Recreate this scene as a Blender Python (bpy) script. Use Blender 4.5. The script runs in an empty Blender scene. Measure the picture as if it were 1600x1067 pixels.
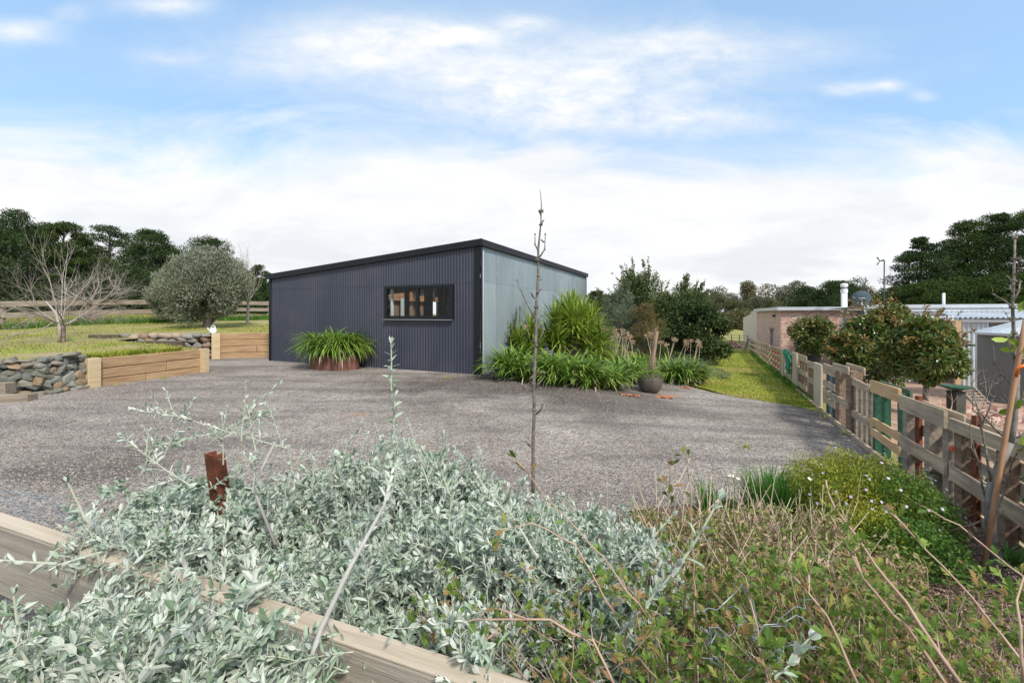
import bpy, math, random
import numpy as np
from mathutils import Vector
rng = np.random.default_rng(7)
random.seed(7)
SC = bpy.context.scene
COL = SC.collection
F, H, HY = 675.0, 1.35, 490.5      # focal length in photo pixels, eye height, horizon row
PI = math.pi

# ------------------------------------------------------------------ terrain
def sst(a, b, x):
    t = min(1, max(0, (x-a)/(b-a))); return t*t*(3-2*t)
def fence_x(y): return 3.0 + (y-2.63)*0.483
def ground_z(x, y):
    yy = min(max(y, 0), 32)
    d = x - fence_x(y)
    fall = -0.0326*yy
    z = fall*sst(-6, -0.6, d)*sst(0, 3, y)
    if d > 0: z -= 0.45*sst(0.1, 4, d)*sst(0, 5, y+3)
    return z
def lawn_z(x, y):
    return float(np.interp(y, [9.5, 13, 17, 21, 60], [.49, .71, .76, .95, 1.3])) + 0.02*math.sin(x*1.3+y)*sst(9, 12, y)
def at(px, py, Y):
    return Vector(((px-800)/F*Y, Y, H-(py-HY)/F*Y))
def gnd(px, py, zf=ground_z):
    a = (px-800)/F; s = (py-HY)/F
    Y = 1.0
    for i in range(20000):
        if H - s*Y <= zf(a*Y, Y): break
        Y *= 1.001
    return Vector((a*Y, Y, zf(a*Y, Y)))

# ------------------------------------------------------------------ mesh batch
OFF = {}
class B:
    def __init__(s): s.v=[]; s.f=[]; s.g=[]; s.n=0
    def add(s, v, f, g=None):
        v = np.asarray(v, float).reshape(-1, 3)
        s.v.append(v); s.g.append(np.zeros_like(v) if g is None else np.asarray(g, float).reshape(-1, 3))
        fs = f if isinstance(f, list) and len(f) and isinstance(f[0], np.ndarray) else [np.asarray(f, int)]
        for q in fs: s.f.append(q + s.n)
        s.n += len(v); return s
    def box(s, c, size, ax=None, jit=0.0):
        """c centre, size (l,w,h) along axes ax (3 vectors)"""
        c = np.asarray(c, float); l, w, h = [k/2 for k in size]
        ax = np.eye(3) if ax is None else np.asarray([np.asarray(a, float)/np.linalg.norm(a) for a in ax])
        sg = np.array([[x, y, z] for x in (-1, 1) for y in (-1, 1) for z in (-1, 1)], float)
        loc = sg*np.array([l, w, h])
        if jit: loc = loc + rng.uniform(-jit, jit, loc.shape)
        f = np.array([[0,1,3,2],[4,6,7,5],[0,4,5,1],[2,3,7,6],[0,2,6,4],[1,5,7,3]])
        return s.add(c + loc@ax, f, loc + rng.uniform(0, 50, 3))
    def beam(s, p, q, w, h, up=(0,0,1), jit=0.0):
        p, q = np.asarray(p, float), np.asarray(q, float)
        d = q-p; L = np.linalg.norm(d); d = d/L
        y = np.cross(up, d); y /= np.linalg.norm(y); z = np.cross(d, y)
        return s.box((p+q)/2, (L, w, h), (d, y, z), jit)
    def tube(s, pts, rad, k=6, cap=True):
        pts = np.asarray(pts, float); n = len(pts)
        rad = np.broadcast_to(np.asarray(rad, float), (n,))
        t = np.gradient(pts, axis=0); t /= (np.linalg.norm(t, axis=1)[:, None]+1e-12)
        ref = np.array([0.13, 0.21, 1.0]) if abs(t[:,2]).mean() < .8 else np.array([1.0, .17, .1])
        u = np.cross(t, ref); u /= (np.linalg.norm(u, axis=1)[:, None]+1e-12); w = np.cross(t, u)
        a = np.linspace(0, 2*PI, k, endpoint=False)
        v = pts[:,None,:] + rad[:,None,None]*(np.cos(a)[None,:,None]*u[:,None,:]+np.sin(a)[None,:,None]*w[:,None,:])
        i = np.arange(n-1)[:,None]*k; j = np.arange(k)[None,:]; j2 = (j+1)%k
        f = np.stack([i+j, i+j2, i+k+j2, i+k+j], -1).reshape(-1, 4)
        cum = np.r_[0, np.cumsum(np.linalg.norm(np.diff(pts, axis=0), axis=1))]
        g = np.stack([np.repeat(cum, k), np.tile(np.cos(a), n)*.03, np.tile(np.sin(a), n)*.03], -1)+rng.uniform(0, 20)
        s.add(v.reshape(-1,3), f, g)
        if cap:
            m = s.n - n*k
            s.f.append(np.array([[m+(k-1-q) for q in range(k)]])); s.f.append(np.array([[m+(n-1)*k+q for q in range(k)]]))
        return s
    def lathe(s, c, prof, k=24):
        """prof list of (r,z)"""
        c = np.asarray(c, float); a = np.linspace(0, 2*PI, k, endpoint=False)
        v = np.array([[c[0]+r*math.cos(q), c[1]+r*math.sin(q), c[2]+z] for r, z in prof for q in a])
        n = len(prof); i = np.arange(n-1)[:,None]*k; j = np.arange(k)[None,:]; j2 = (j+1)%k
        return s.add(v, np.stack([i+j, i+j2, i+k+j2, i+k+j], -1).reshape(-1, 4), v)
    def inst(s, T, pos, d, up, ln, wd):
        """template T=(v,f) placed m times: x along d"""
        tv, tf = T; pos = np.asarray(pos, float); m = len(pos)
        if m == 0: return s
        d = np.asarray(d, float); d = d/(np.linalg.norm(d, axis=1)[:,None]+1e-9)
        y = np.cross(up, d); y /= (np.linalg.norm(y, axis=1)[:,None]+1e-9); z = np.cross(d, y)
        ln = np.broadcast_to(ln, (m,))[:,None,None]; wd = np.broadcast_to(wd, (m,))[:,None,None]
        v = pos[:,None,:] + d[:,None,:]*tv[None,:,0:1]*ln + y[:,None,:]*tv[None,:,1:2]*wd + z[:,None,:]*tv[None,:,2:3]*ln
        k = len(tv)
        fs = [(np.arange(m)[:,None,None]*k + q[None]).reshape(-1, q.shape[1]) for q in (tf if isinstance(tf, list) else [tf])]
        return s.add(v.reshape(-1,3), fs)
    def ribbons(s, o, az, L, W, lift, droop, segs=5, fold=.25, tipw=0.0, basew=.7):
        """arching strap leaves; all args arrays of m"""
        m = len(o); o = np.asarray(o, float)
        t = np.linspace(0, 1, segs+1)
        th = lift[:,None] - droop[:,None]*t[None,:]**1.3
        st = (L/segs)[:,None]
        r = np.cumsum(np.cos(th)*st, 1); z = np.cumsum(np.sin(th)*st, 1)
        r = np.c_[np.zeros(m), r[:,:-1]]; z = np.c_[np.zeros(m), z[:,:-1]]
        ca, sa = np.cos(az)[:,None], np.sin(az)[:,None]
        c = np.stack([o[:,0:1]+r*ca, o[:,1:2]+r*sa, o[:,2:3]+z], -1)
        side = np.stack([-sa, ca, np.zeros_like(ca)], -1)
        prof = np.where(t < .25, basew+(1-basew)*t/.25, 1-(1-tipw)*((t-.25)/.75)**2.2)
        w = (W[:,None]*prof[None,:]/2)[:,:,None]
        nz = np.stack([-np.sin(th)*ca, -np.sin(th)*sa, np.cos(th)], -1)
        v = np.stack([c-side*w+nz*w*fold, c, c+side*w+nz*w*fold], 2)   # m, segs+1, 3, 3
        k = (segs+1)*3
        q = []
        for i in range(segs):
            for j in range(2): q.append([i*3+j, i*3+j+1, i*3+3+j+1, i*3+3+j])
        f = (np.arange(m)[:,None,None]*k + np.array(q)[None]).reshape(-1, 4)
        return s.add(v.reshape(-1,3), f)
    def build(s, name, mat, parent=None, smooth=False, bevel=0, loc=None):
        v = np.concatenate(s.v); g = np.concatenate(s.g)
        off = OFF.get(parent.name, np.zeros(3)) if parent else (np.zeros(3) if loc is None else np.asarray(loc, float))
        v = v - off
        me = bpy.data.meshes.new(name)
        cnt = np.concatenate([np.full(len(q), q.shape[1]) for q in s.f]); idx = np.concatenate([q.reshape(-1) for q in s.f])
        me.vertices.add(len(v)); me.vertices.foreach_set('co', v.astype(np.float32).reshape(-1))
        me.loops.add(len(idx)); me.loops.foreach_set('vertex_index', idx.astype(np.int32))
        me.polygons.add(len(cnt)); me.polygons.foreach_set('loop_start', np.r_[0, np.cumsum(cnt)[:-1]].astype(np.int32))
        me.polygons.foreach_set('loop_total', cnt.astype(np.int32))
        me.polygons.foreach_set('use_smooth', np.full(len(cnt), smooth))
        me.update(calc_edges=True); me.validate()
        if np.abs(g).max() > 0:
            a = me.attributes.new('gr', 'FLOAT_VECTOR', 'POINT'); a.data.foreach_set('vector', g.astype(np.float32).reshape(-1))
        me.materials.append(mat)
        o = bpy.data.objects.new(name, me); COL.objects.link(o)
        if parent: o.parent = parent
        elif loc is not None: o.location = loc
        OFF[o.name] = off
        if bevel:
            b = o.modifiers.new('bevel', 'BEVEL'); b.width = bevel; b.segments = 2; b.limit_method = 'ANGLE'
        return o
def tag(o, label=None, cat=None, group=None, kind=None):
    if label: o['label'] = label
    if cat: o['category'] = cat
    if group: o['group'] = group
    if kind: o['kind'] = kind
    return o
def thing(name, loc, label, cat, group=None):
    o = bpy.data.objects.new(name, None); COL.objects.link(o); o.location = loc; o.empty_display_size = .1
    OFF[o.name] = np.asarray(loc, float)
    return tag(o, label, cat, group)
def copy_tree(o, parent=None):
    c = o.copy(); COL.objects.link(c); c.parent = parent
    OFF[c.name] = OFF.get(o.name, np.zeros(3))
    for ch in list(o.children): copy_tree(ch, c)
    return c

# ------------------------------------------------------------------ materials
def rgb(c): return (c[0], c[1], c[2], 1)
class N:
    def __init__(s, tree): s.t = tree
    def __call__(s, typ, ins=None, **kw):
        n = s.t.nodes.new(typ)
        for k, v in kw.items(): setattr(n, k, v)
        for k, v in (ins or {}).items():
            if isinstance(v, bpy.types.NodeSocket): s.t.links.new(v, n.inputs[k])
            else: n.inputs[k].default_value = v
        return n
    def math(s, op, a, b=0.0, c=0.0, clamp=False):
        n = s('ShaderNodeMath', {0: a, 1: b, 2: c}, operation=op); n.use_clamp = clamp; return n.outputs[0]
    def mix(s, f, a, b, blend='MIX'):
        n = s('ShaderNodeMix', data_type='RGBA', blend_type=blend)
        for i, v in ((0, f), (6, a), (7, b)):
            if isinstance(v, bpy.types.NodeSocket): s.t.links.new(v, n.inputs[i])
            else: n.inputs[i].default_value = v
        return n.outputs[2]
    def ramp(s, f, stops, interp='LINEAR'):
        n = s('ShaderNodeValToRGB', {0: f}); r = n.color_ramp; r.interpolation = interp
        while len(r.elements) < len(stops): r.elements.new(.5)
        for e, (p, c) in zip(r.elements, stops): e.position = p; e.color = rgb(c)
        return n.outputs[0]
MATS = {}
def mat(name, cols, scale=3.0, rough=.7, bump=.0, bscale=30., island=0., vec='Object', stretch=(1,1,1), metal=0., detail=6.,
        transl=0., back=None, spec=.3, icols=None, dirt=None, bdist=.01):
    """colour ramp cols over fbm noise; island = brightness spread per loose piece; icols = colours picked per loose piece"""
    m = bpy.data.materials.new(name); m.use_nodes = True; t = m.node_tree; t.nodes.clear(); n = N(t)
    if vec == 'gr': src = n('ShaderNodeAttribute', attribute_name='gr').outputs['Vector']
    else: src = n('ShaderNodeTexCoord').outputs['Object']
    mp = n('ShaderNodeMapping', {'Vector': src, 'Scale': stretch}).outputs[0]
    no = n('ShaderNodeTexNoise', {'Vector': mp, 'Scale': scale, 'Detail': detail, 'Roughness': .6})
    st = [(.3+.4*i/(len(cols)-1) if len(cols) > 1 else .5, c) for i, c in enumerate(cols)]
    c = n.ramp(no.outputs[0], st)
    geo = n('ShaderNodeNewGeometry')
    if icols:
        k = n.ramp(geo.outputs['Random Per Island'], [(i/len(icols), q) for i, q in enumerate(icols)], 'CONSTANT' if len(icols) > 3 else 'LINEAR')
        c = n.mix(.65, c, k)
    if island:
        v = n('ShaderNodeMapRange', {0: geo.outputs['Random Per Island'], 3: 1-island, 4: 1+island}).outputs[0]
        c = n('ShaderNodeVectorMath', {0: c, 3: v}, operation='SCALE').outputs[0]
    if dirt:
        dn = n('ShaderNodeTexNoise', {'Vector': src, 'Scale': dirt[1], 'Detail': 5.0})
        f = n('ShaderNodeMapRange', {0: dn.outputs[0], 1: .5, 2: .68, 3: 0., 4: dirt[2]}).outputs[0]
        c = n.mix(f, c, rgb(dirt[0]))
    if back: c = n.mix(geo.outputs['Backfacing'], c, rgb(back))
    b = n('ShaderNodeBsdfPrincipled', {'Base Color': c, 'Roughness': rough, 'Metallic': metal, 'Specular IOR Level': spec})
    if bump:
        bn = n('ShaderNodeTexNoise', {'Vector': mp, 'Scale': bscale, 'Detail': 4.0})
        bu = n('ShaderNodeBump', {'Height': bn.outputs[0], 'Strength': bump, 'Distance': bdist}).outputs[0]
        t.links.new(bu, b.inputs['Normal'])
    out = b.outputs[0]
    if transl:
        tr = n('ShaderNodeBsdfTranslucent', {'Color': c}).outputs[0]
        out = n('ShaderNodeMixShader', {0: transl, 1: out, 2: tr}).outputs[0]
    n('ShaderNodeOutputMaterial', {'Surface': out})
    MATS[name] = m
    return m
# leaf templates
RH = (np.array([[0,0,0],[.45,.5,.06],[1,0,0],[.45,-.5,.06]], float), np.array([[0,1,2,3]]))
LEAF = (np.array([[0,0,0],[.3,.42,.06],[.72,.40,.05],[1,0,-.04],[.72,-.40,.05],[.3,-.42,.06],[.32,0,0],[.7,0,0]], float),
        [np.array([[0,6,1],[0,5,6],[7,3,2],[7,4,3]]), np.array([[6,7,2,1],[6,5,4,7]])])
LOBED = (np.array([[0,0,0],[.35,.08,.0],[.66,.55,.05],[.56,.15,0],[1,.0,-.06],[.56,-.15,0],[.66,-.55,.05],[.35,-.08,0],[.75,.3,.03],[.75,-.3,.03],[.5,0,.02]], float),
         np.array([[0,10,1],[1,10,2],[2,10,3],[3,10,8],[8,10,4],[4,10,9],[9,10,5],[5,10,6],[6,10,7],[7,10,0]]))
def runit(m):
    v = rng.normal(size=(m,3)); return v/np.linalg.norm(v, axis=1)[:,None]
def blob_leaves(b, c, r, n, ln, wd, T=RH, shell=.55, outward=.6, zmin=None, droop=0.):
    u = runit(n); rad = (shell + (1-shell)*rng.random(n)**.6)[:,None]
    lump = 1 + .16*np.sin(u[:,0:1]*5+c[0]*3)*np.cos(u[:,2:3]*6+c[1])
    p = np.asarray(c) + u*rad*lump*np.asarray(r)
    d = u*outward + runit(n)*(1-outward*.5); d[:,2] -= droop
    if zmin is not None:
        k = p[:,2] > zmin; p, d = p[k], d[k]
    m = len(p)
    b.inst(T, p, d, runit(m), ln*rng.uniform(.6, 1.3, m), wd*rng.uniform(.7, 1.3, m))
def grow(b, p, d, L, r, depth, spread=.6, kids=(2,4), shrink=.68, up=.15, tips=None, wob=.12, k=6, segs=5, start=.35):
    """recursive branching tubes"""
    p = np.asarray(p, float); d = np.asarray(d, float); d = d/np.linalg.norm(d)
    pts = [p]; dd = d.copy()
    for i in range(segs):
        dd = dd + rng.normal(size=3)*wob; dd[2] += up*.3; dd /= np.linalg.norm(dd)
        pts.append(pts[-1] + dd*L/segs)
    pts = np.array(pts); rr = np.linspace(r, r*(.55 if depth else .3), segs+1)
    b.tube(pts, rr, k, cap=False)
    if tips is not None and depth == 0: tips.append(pts[-1])
    if depth > 0:
        n = random.randint(*kids)
        for i in range(n):
            t = random.uniform(start, 1.0) if i else 1.0
            j = min(segs, int(t*segs)); q = pts[j]
            nd = dd + rng.normal(size=3)*spread; nd[2] += up
            grow(b, q, nd, L*shrink*random.uniform(.75, 1.15), rr[j]*.72, depth-1, spread, kids, shrink, up, tips, wob, max(3, k-1), segs, start)
# ------------------------------------------------------------------ camera
cam = bpy.data.objects.new('camera', bpy.data.cameras.new('camera')); COL.objects.link(cam)
cam.location = (0, 0, H); cam.rotation_euler = (PI/2, 0, 0)
cam.data.sensor_width = 36; cam.data.lens = 36*F/1600; cam.data.shift_y = -(533.5-HY)/1600
cam.data.clip_start = .05; cam.data.clip_end = 3000
SC.camera = cam
SC.view_settings.view_transform = 'Standard'; SC.view_settings.look = 'None'; SC.view_settings.gamma = 1
SC.view_settings.exposure = 0.78
SC.cycles.max_bounces = 6; SC.cycles.diffuse_bounces = 3; SC.cycles.transparent_max_bounces = 8
# ------------------------------------------------------------------ light
SUN_EL, SUN_AZ = math.radians(46), math.radians(150)     # azimuth clockwise from +Y
sdir = Vector((math.sin(SUN_AZ)*math.cos(SUN_EL), math.cos(SUN_AZ)*math.cos(SUN_EL), math.sin(SUN_EL)))
sl = bpy.data.lights.new('sun', 'SUN'); sl.energy = 2.7; sl.angle = math.radians(9); sl.color = (1, .93, .82)
so = bpy.data.objects.new('sun', sl); COL.objects.link(so); so.rotation_euler = sdir.to_track_quat('Z', 'Y').to_euler()
w = bpy.data.worlds.new('World'); SC.world = w; w.use_nodes = True; t = w.node_tree; t.nodes.clear(); n = N(t)
sky = n('ShaderNodeTexSky', sky_type='NISHITA', sun_disc=False, sun_elevation=SUN_EL, sun_rotation=SUN_AZ, air_density=1.0, dust_density=.6, ozone_density=1.2)
tc = n('ShaderNodeTexCoord').outputs['Generated']
sp = n('ShaderNodeSeparateXYZ', {0: tc}); X, Y, Z = sp.outputs
den = n.math('MAXIMUM', n.math('ABSOLUTE', Y), .35)
a = n.math('DIVIDE', X, den); bb = n.math('DIVIDE', Z, den)
def fbm(sx, sz, scale, det, off, rough=.55, dist=0.):
    v = n('ShaderNodeCombineXYZ', {0: n.math('MULTIPLY', a, sx), 1: n.math('MULTIPLY', bb, sz), 2: n.math('ADD', n.math('MULTIPLY', Y, .5), off)}).outputs[0]
    return n('ShaderNodeTexNoise', {'Vector': v, 'Scale': scale, 'Detail': det, 'Roughness': rough, 'Distortion': dist}).outputs[0]
n1 = fbm(1, 3.2, 1.6, 7., 3.1, .58, .5); n2 = fbm(1, 2.6, 6., 6., 8., .6)
cur = None
for px, py, rx, ry, s in [(620,55,150,34,.62),(480,95,210,46,.45),(930,165,230,70,.75),(1090,75,190,42,.65),(760,130,160,60,.45),(255,8,75,16,.7),(30,48,60,17,.75),
                          (820,36,42,13,.6),(1330,139,42,11,.65),(1388,134,26,9,.55),(1445,151,24,9,.5),(725,56,55,14,.45),(265,90,50,12,.35),(110,20,30,14,.35),(1120,190,130,26,.45)]:
    u = n.math('DIVIDE', n.math('SUBTRACT', a, (px-800)/F), rx/F); v = n.math('DIVIDE', n.math('SUBTRACT', bb, (HY-py)/F), ry/F)
    r2 = n.math('ADD', n.math('MULTIPLY', u, u), n.math('MULTIPLY', v, v))
    g = n.math('MULTIPLY', n.math('EXPONENT', n.math('MULTIPLY', r2, -1.0)), s)
    cur = g if cur is None else n.math('ADD', cur, g)
# cloud bank low in the sky
edge = n.math('ADD', n.math('MULTIPLY', n.math('SUBTRACT', n1, .5), .42), .45)
bank = n('ShaderNodeMapRange', {0: n.math('SUBTRACT', edge, bb), 1: -.06, 2: .16, 3: 0., 4: 1.}); bank.interpolation_type = 'SMOOTHSTEP'
n4 = fbm(1, 2.2, 11., 7., 21., .62, .3)
wis = n.math('MULTIPLY', cur, n.math('ADD', n.math('MULTIPLY', n.math('SUBTRACT', n4, .30), 1.7), n.math('MULTIPLY', n1, 1.0)))
veil = n.math('MULTIPLY', n.math('SUBTRACT', n1, .42), .6, clamp=True)
hole = n.math('MULTIPLY', n.math('SUBTRACT', n2, .5), .9)
low = n('ShaderNodeMapRange', {0: bb, 1: .22, 2: .42, 3: 0., 4: 1.}).outputs[0]
mask = n.math('ADD', n.math('MAXIMUM', bank.outputs[0], wis), n.math('MULTIPLY', hole, n.math('MULTIPLY', low, bank.outputs[0])))
over = n('ShaderNodeMapRange', {0: bb, 1: .78, 2: 1.3, 3: 0., 4: .62}).outputs[0]
mask = n.math('ADD', mask, over)
mask = n.math('MINIMUM', n.math('MAXIMUM', n.math('ADD', mask, veil), 0.05), .97)
n3 = fbm(1, 3.6, 2.6, 8., 12., .6, .4)
g0 = n('ShaderNodeMapRange', {0: n3, 1: .40, 2: .60, 3: 0., 4: 1.}).outputs[0]
gl = n('ShaderNodeMapRange', {0: bb, 1: .50, 2: .12, 3: 0.1, 4: .7}).outputs[0]
ccol = n.mix(n.math('MULTIPLY', g0, gl), (.61,.61,.605,1), (.45,.47,.50,1))
skyc = n('ShaderNodeVectorMath', {0: sky.outputs[0], 1: (.105*1.0, .105*1.02, .105*1.02)}, operation='MULTIPLY').outputs[0]
skyc = n.mix(.45, skyc, (.30,.52,.78,1))
fin = n.mix(mask, skyc, ccol)
n('ShaderNodeOutputWorld', {0: n('ShaderNodeBackground', {0: fin, 1: 1.0}).outputs[0]})

# ------------------------------------------------------------------ materials
gravel_m = bpy.data.materials.new('gravel'); gravel_m.use_nodes = True; t = gravel_m.node_tree; t.nodes.clear(); n = N(t)
oc = n('ShaderNodeTexCoord').outputs['Object']
vo = n('ShaderNodeTexVoronoi', {'Vector': oc, 'Scale': 38.0}); vo2 = n('ShaderNodeTexVoronoi', {'Vector': oc, 'Scale': 80.0})
base = n.ramp(n('ShaderNodeSeparateColor', {0: vo.outputs['Color']}).outputs[0], [(0,(.135,.122,.112)),(.3,(.22,.20,.185)),(.7,(.315,.288,.268)),(1,(.43,.395,.365))])
fine = n.ramp(n('ShaderNodeSeparateColor', {0: vo2.outputs['Color']}).outputs[1], [(0,(.11,.10,.093)),(1,(.35,.325,.30))])
c = n.mix(.38, base, fine); c = n('ShaderNodeVectorMath', {0: c, 3: 1.2}, operation='SCALE').outputs[0]
big = n('ShaderNodeTexNoise', {'Vector': oc, 'Scale': .55, 'Detail': 6.0, 'Roughness': .62}).outputs[0]
c = n.mix(1.0, c, n.ramp(big, [(.3,(.60,.57,.55)),(.48,(.92,.90,.88)),(.68,(1.28,1.27,1.26))]), 'MULTIPLY')
tr = n('ShaderNodeTexNoise', {'Vector': n('ShaderNodeMapping', {'Vector': oc, 'Rotation': (0,0,.35), 'Scale': (.5,2.6,1)}).outputs[0], 'Scale': .8, 'Detail': 4.0}).outputs[0]
c = n.mix(n('ShaderNodeMapRange', {0: tr, 1: .5, 2: .64, 3: 0., 4: .6}).outputs[0], c, (.13,.117,.108,1))
me_ = n('ShaderNodeTexNoise', {'Vector': oc, 'Scale': 5.0, 'Detail': 5.0, 'Roughness': .7}).outputs[0]
c = n.mix(1.0, c, n.ramp(me_, [(.32,(.84,.83,.82)),(.5,(1,1,1)),(.68,(1.1,1.1,1.1))]), 'MULTIPLY')
d1 = n('ShaderNodeVectorMath', {0: oc, 1: (-.1, 8.9, 0)}, operation='DISTANCE').outputs['Value']
for (qx, qy), rr, cc, s in [(tuple(gnd(755,600)[:2]), 2.4, (.075,.062,.055,1), .75), (tuple(gnd(960,622)[:2]), 1.9, (.085,.07,.062,1), .7), (tuple(gnd(558,649)[:2]), .20, (.40,.24,.14,1), .5), (tuple(gnd(660,700)[:2]), .3, (.28,.22,.18,1), .35), (tuple(gnd(1050,618)[:2]), .35, (.4,.2,.12,1), .6), (tuple(gnd(60,740)[:2]), 1.0, (.08,.066,.058,1), .6)]:
    dd = n('ShaderNodeVectorMath', {0: oc, 1: (qx, qy, 0)}, operation='DISTANCE').outputs['Value']
    dd = n.math('ADD', dd, n.math('MULTIPLY', n.math('SUBTRACT', big, .5), rr*2.2))
    f = n('ShaderNodeMapRange', {0: dd, 1: rr, 2: rr*.35, 3: 0., 4: s}).outputs[0]
    c = n.mix(f, c, cc)
hgt = n.math('ADD', n.math('MULTIPLY', n.math('SUBTRACT', 1.0, vo.outputs['Distance']), 1.0), n.math('MULTIPLY', vo2.outputs['Distance'], -.5))
bu = n('ShaderNodeBump', {'Height': hgt, 'Strength': 1.0, 'Distance': .02}).outputs[0]
bu = n('ShaderNodeBump', {'Height': big, 'Strength': .7, 'Distance': .15, 'Normal': bu}).outputs[0]
n('ShaderNodeOutputMaterial', {0: n('ShaderNodeBsdfPrincipled', {'Base Color': c, 'Roughness': .85, 'Specular IOR Level': .25, 'Normal': bu}).outputs[0]})

field_m = mat('field', [(.26,.23,.08),(.22,.23,.06),(.30,.25,.11)], .35, .95, .6, 25, bdist=.05, dirt=((.26,.20,.12), .9, .6))
lane_m = mat('lane_soil', [(.20,.24,.04),(.28,.29,.06),(.28,.22,.12)], .9, .95, .8, 40, bdist=.03)
lawn_m = mat('lawn_soil', [(.33,.25,.18),(.26,.24,.09),(.22,.26,.06)], .8, .95, .8, 30, bdist=.03)
soil_m = mat('mulch_soil', [(.05,.033,.025),(.11,.075,.058),(.19,.14,.11)], 14, .95, 1., 45, bdist=.03)
nsoil_m = mat('clay_soil', [(.20,.12,.08),(.34,.22,.16),(.45,.33,.26)], 3, .95, 1., 25, bdist=.03)
stone_m = mat('stone', [(.10,.11,.10),(.17,.175,.155),(.25,.24,.21)], 6, .8, .7, 26, island=.35, icols=[(.12,.13,.125),(.19,.19,.165),(.15,.16,.15),(.22,.19,.15),(.27,.17,.09),(.10,.115,.105),(.2,.2,.18)], dirt=((.10,.12,.05), 8, .4))
boulder_m = mat('boulder', [(.15,.13,.11),(.26,.21,.16),(.33,.27,.21)], 7, .8, .6, 20, island=.2, icols=[(.30,.20,.13),(.2,.2,.19),(.36,.26,.17),(.16,.17,.17),(.30,.24,.18)])
sleeper_m = mat('treated_pine', [(.27,.16,.085),(.37,.245,.14),(.45,.32,.19)], 2.2, .75, .35, 18, vec='gr', stretch=(1.2,12,12), island=.14, bdist=.004)
sleepend_m = mat('pine_post', [(.42,.31,.18),(.52,.41,.26),(.58,.47,.31)], 2.2, .75, .3, 18, vec='gr', stretch=(1,10,10), island=.1, bdist=.004)
oldsleep_m = mat('dark_sleeper', [(.05,.038,.03),(.10,.08,.065),(.17,.15,.13)], 3, .9, .8, 16, vec='gr', stretch=(1,8,8), bdist=.01)
greywood_m = mat('grey_timber', [(.16,.125,.095),(.27,.225,.18),(.37,.32,.26)], 2.2, .85, .6, 16, vec='gr', stretch=(1,14,14), island=.18, bdist=.006)
palepine_m = mat('pale_timber', [(.26,.20,.14),(.40,.32,.225),(.50,.42,.31)], 2.4, .8, .5, 16, vec='gr', stretch=(1,14,14), island=.2, bdist=.005, dirt=((.2,.18,.16), 3, .5))
railwood_m = mat('rail_timber', [(.24,.21,.175),(.34,.31,.265),(.40,.365,.31)], 1.8, .8, .5, 20, vec='gr', stretch=(1,26,26), bdist=.004, detail=8, dirt=((.13,.11,.09), 2.5, .35))
railtop_m = mat('rail_top_timber', [(.32,.265,.205),(.44,.38,.30),(.5,.44,.36)], 2., .8, .4, 20, vec='gr', stretch=(1,22,22), bdist=.004)
brownwood_m = mat('brown_timber', [(.12,.075,.05),(.20,.14,.10),(.29,.22,.17)], 2.4, .85, .5, 16, vec='gr', stretch=(1,14,14), island=.22, bdist=.005)
orangewood_m = mat('orange_timber', [(.42,.25,.12),(.53,.36,.2),(.58,.42,.27)], 2.4, .8, .4, 16, vec='gr', stretch=(1,12,12), bdist=.005, island=.1)
greenwood_m = mat('green_paint_timber', [(.015,.06,.035),(.025,.10,.06),(.05,.14,.09)], 3, .6, .4, 16, vec='gr', stretch=(1,10,10), bdist=.004, dirt=((.2,.17,.13), 5, .3))
bluewood_m = mat('blue_paint_timber', [(.03,.045,.06),(.045,.075,.095),(.08,.11,.13)], 3, .7, .4, 16, vec='gr', stretch=(1,10,10), bdist=.004)
redwood_m = mat('red_paint_timber', [(.16,.05,.035),(.26,.10,.07)], 3, .8, .3, 16, vec='gr', stretch=(1,10,10))
rust_m = mat('rust', [(.07,.022,.013),(.14,.045,.024),(.21,.075,.038)], 16, .85, .5, 60, bdist=.004)
corten_m = mat('rusted_ring', [(.13,.055,.04),(.17,.075,.055),(.22,.11,.085)], 4, .75, .2, 30)
charcoal_m = mat('charcoal_sheet', [(.029,.034,.053),(.035,.041,.062),(.042,.048,.071)], 1.2, .42, spec=.5, stretch=(1,1,.4), dirt=((.07,.07,.085), 1.1, .35))
black_m = mat('black_trim', [(.006,.008,.010),(.009,.011,.013)], 2, .45, spec=.3)
galv_m = mat('galvanised', [(.22,.275,.305),(.26,.32,.35),(.30,.35,.375)], .9, .38, metal=.35, spec=.5, island=.10, stretch=(3,3,.5), dirt=((.19,.22,.23), 1.4, .3))
zinc_m = mat('zinc_pale', [(.48,.53,.58),(.6,.65,.70)], 1.5, .4, metal=.3, spec=.5, island=.05)
tank_m = mat('tank_grey', [(.13,.14,.13),(.16,.165,.155)], 2, .6, dirt=((.11,.115,.11), 2, .4))
white_m = mat('white_paint', [(.68,.69,.69),(.78,.79,.79)], 3, .45)
cream_m = mat('cream_wall', [(.52,.45,.38),(.62,.55,.47)], 3, .8)
bark_m = mat('bark_grey', [(.085,.07,.06),(.16,.14,.12),(.25,.225,.20)], 25, .85, .6, 60, bdist=.004)
barkred_m = mat('bark_reddish', [(.13,.075,.06),(.23,.155,.13),(.34,.28,.25)], 14, .8, .4, 60, bdist=.004)
barkpale_m = mat('twig_pale', [(.30,.27,.24),(.42,.38,.35)], 14, .8)
barkdark_m = mat('bark_dark', [(.05,.042,.035),(.10,.085,.07)], 3, .9)
pine_m = mat('pine_needles', [(.018,.042,.013),(.036,.066,.020),(.062,.092,.028)], .35, .75, island=.4, transl=.15, spec=.2)
pineb_m = mat('pine_needles_bright', [(.02,.046,.011),(.042,.076,.016),(.075,.105,.024)], .35, .75, island=.4, transl=.15, spec=.2)
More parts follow.
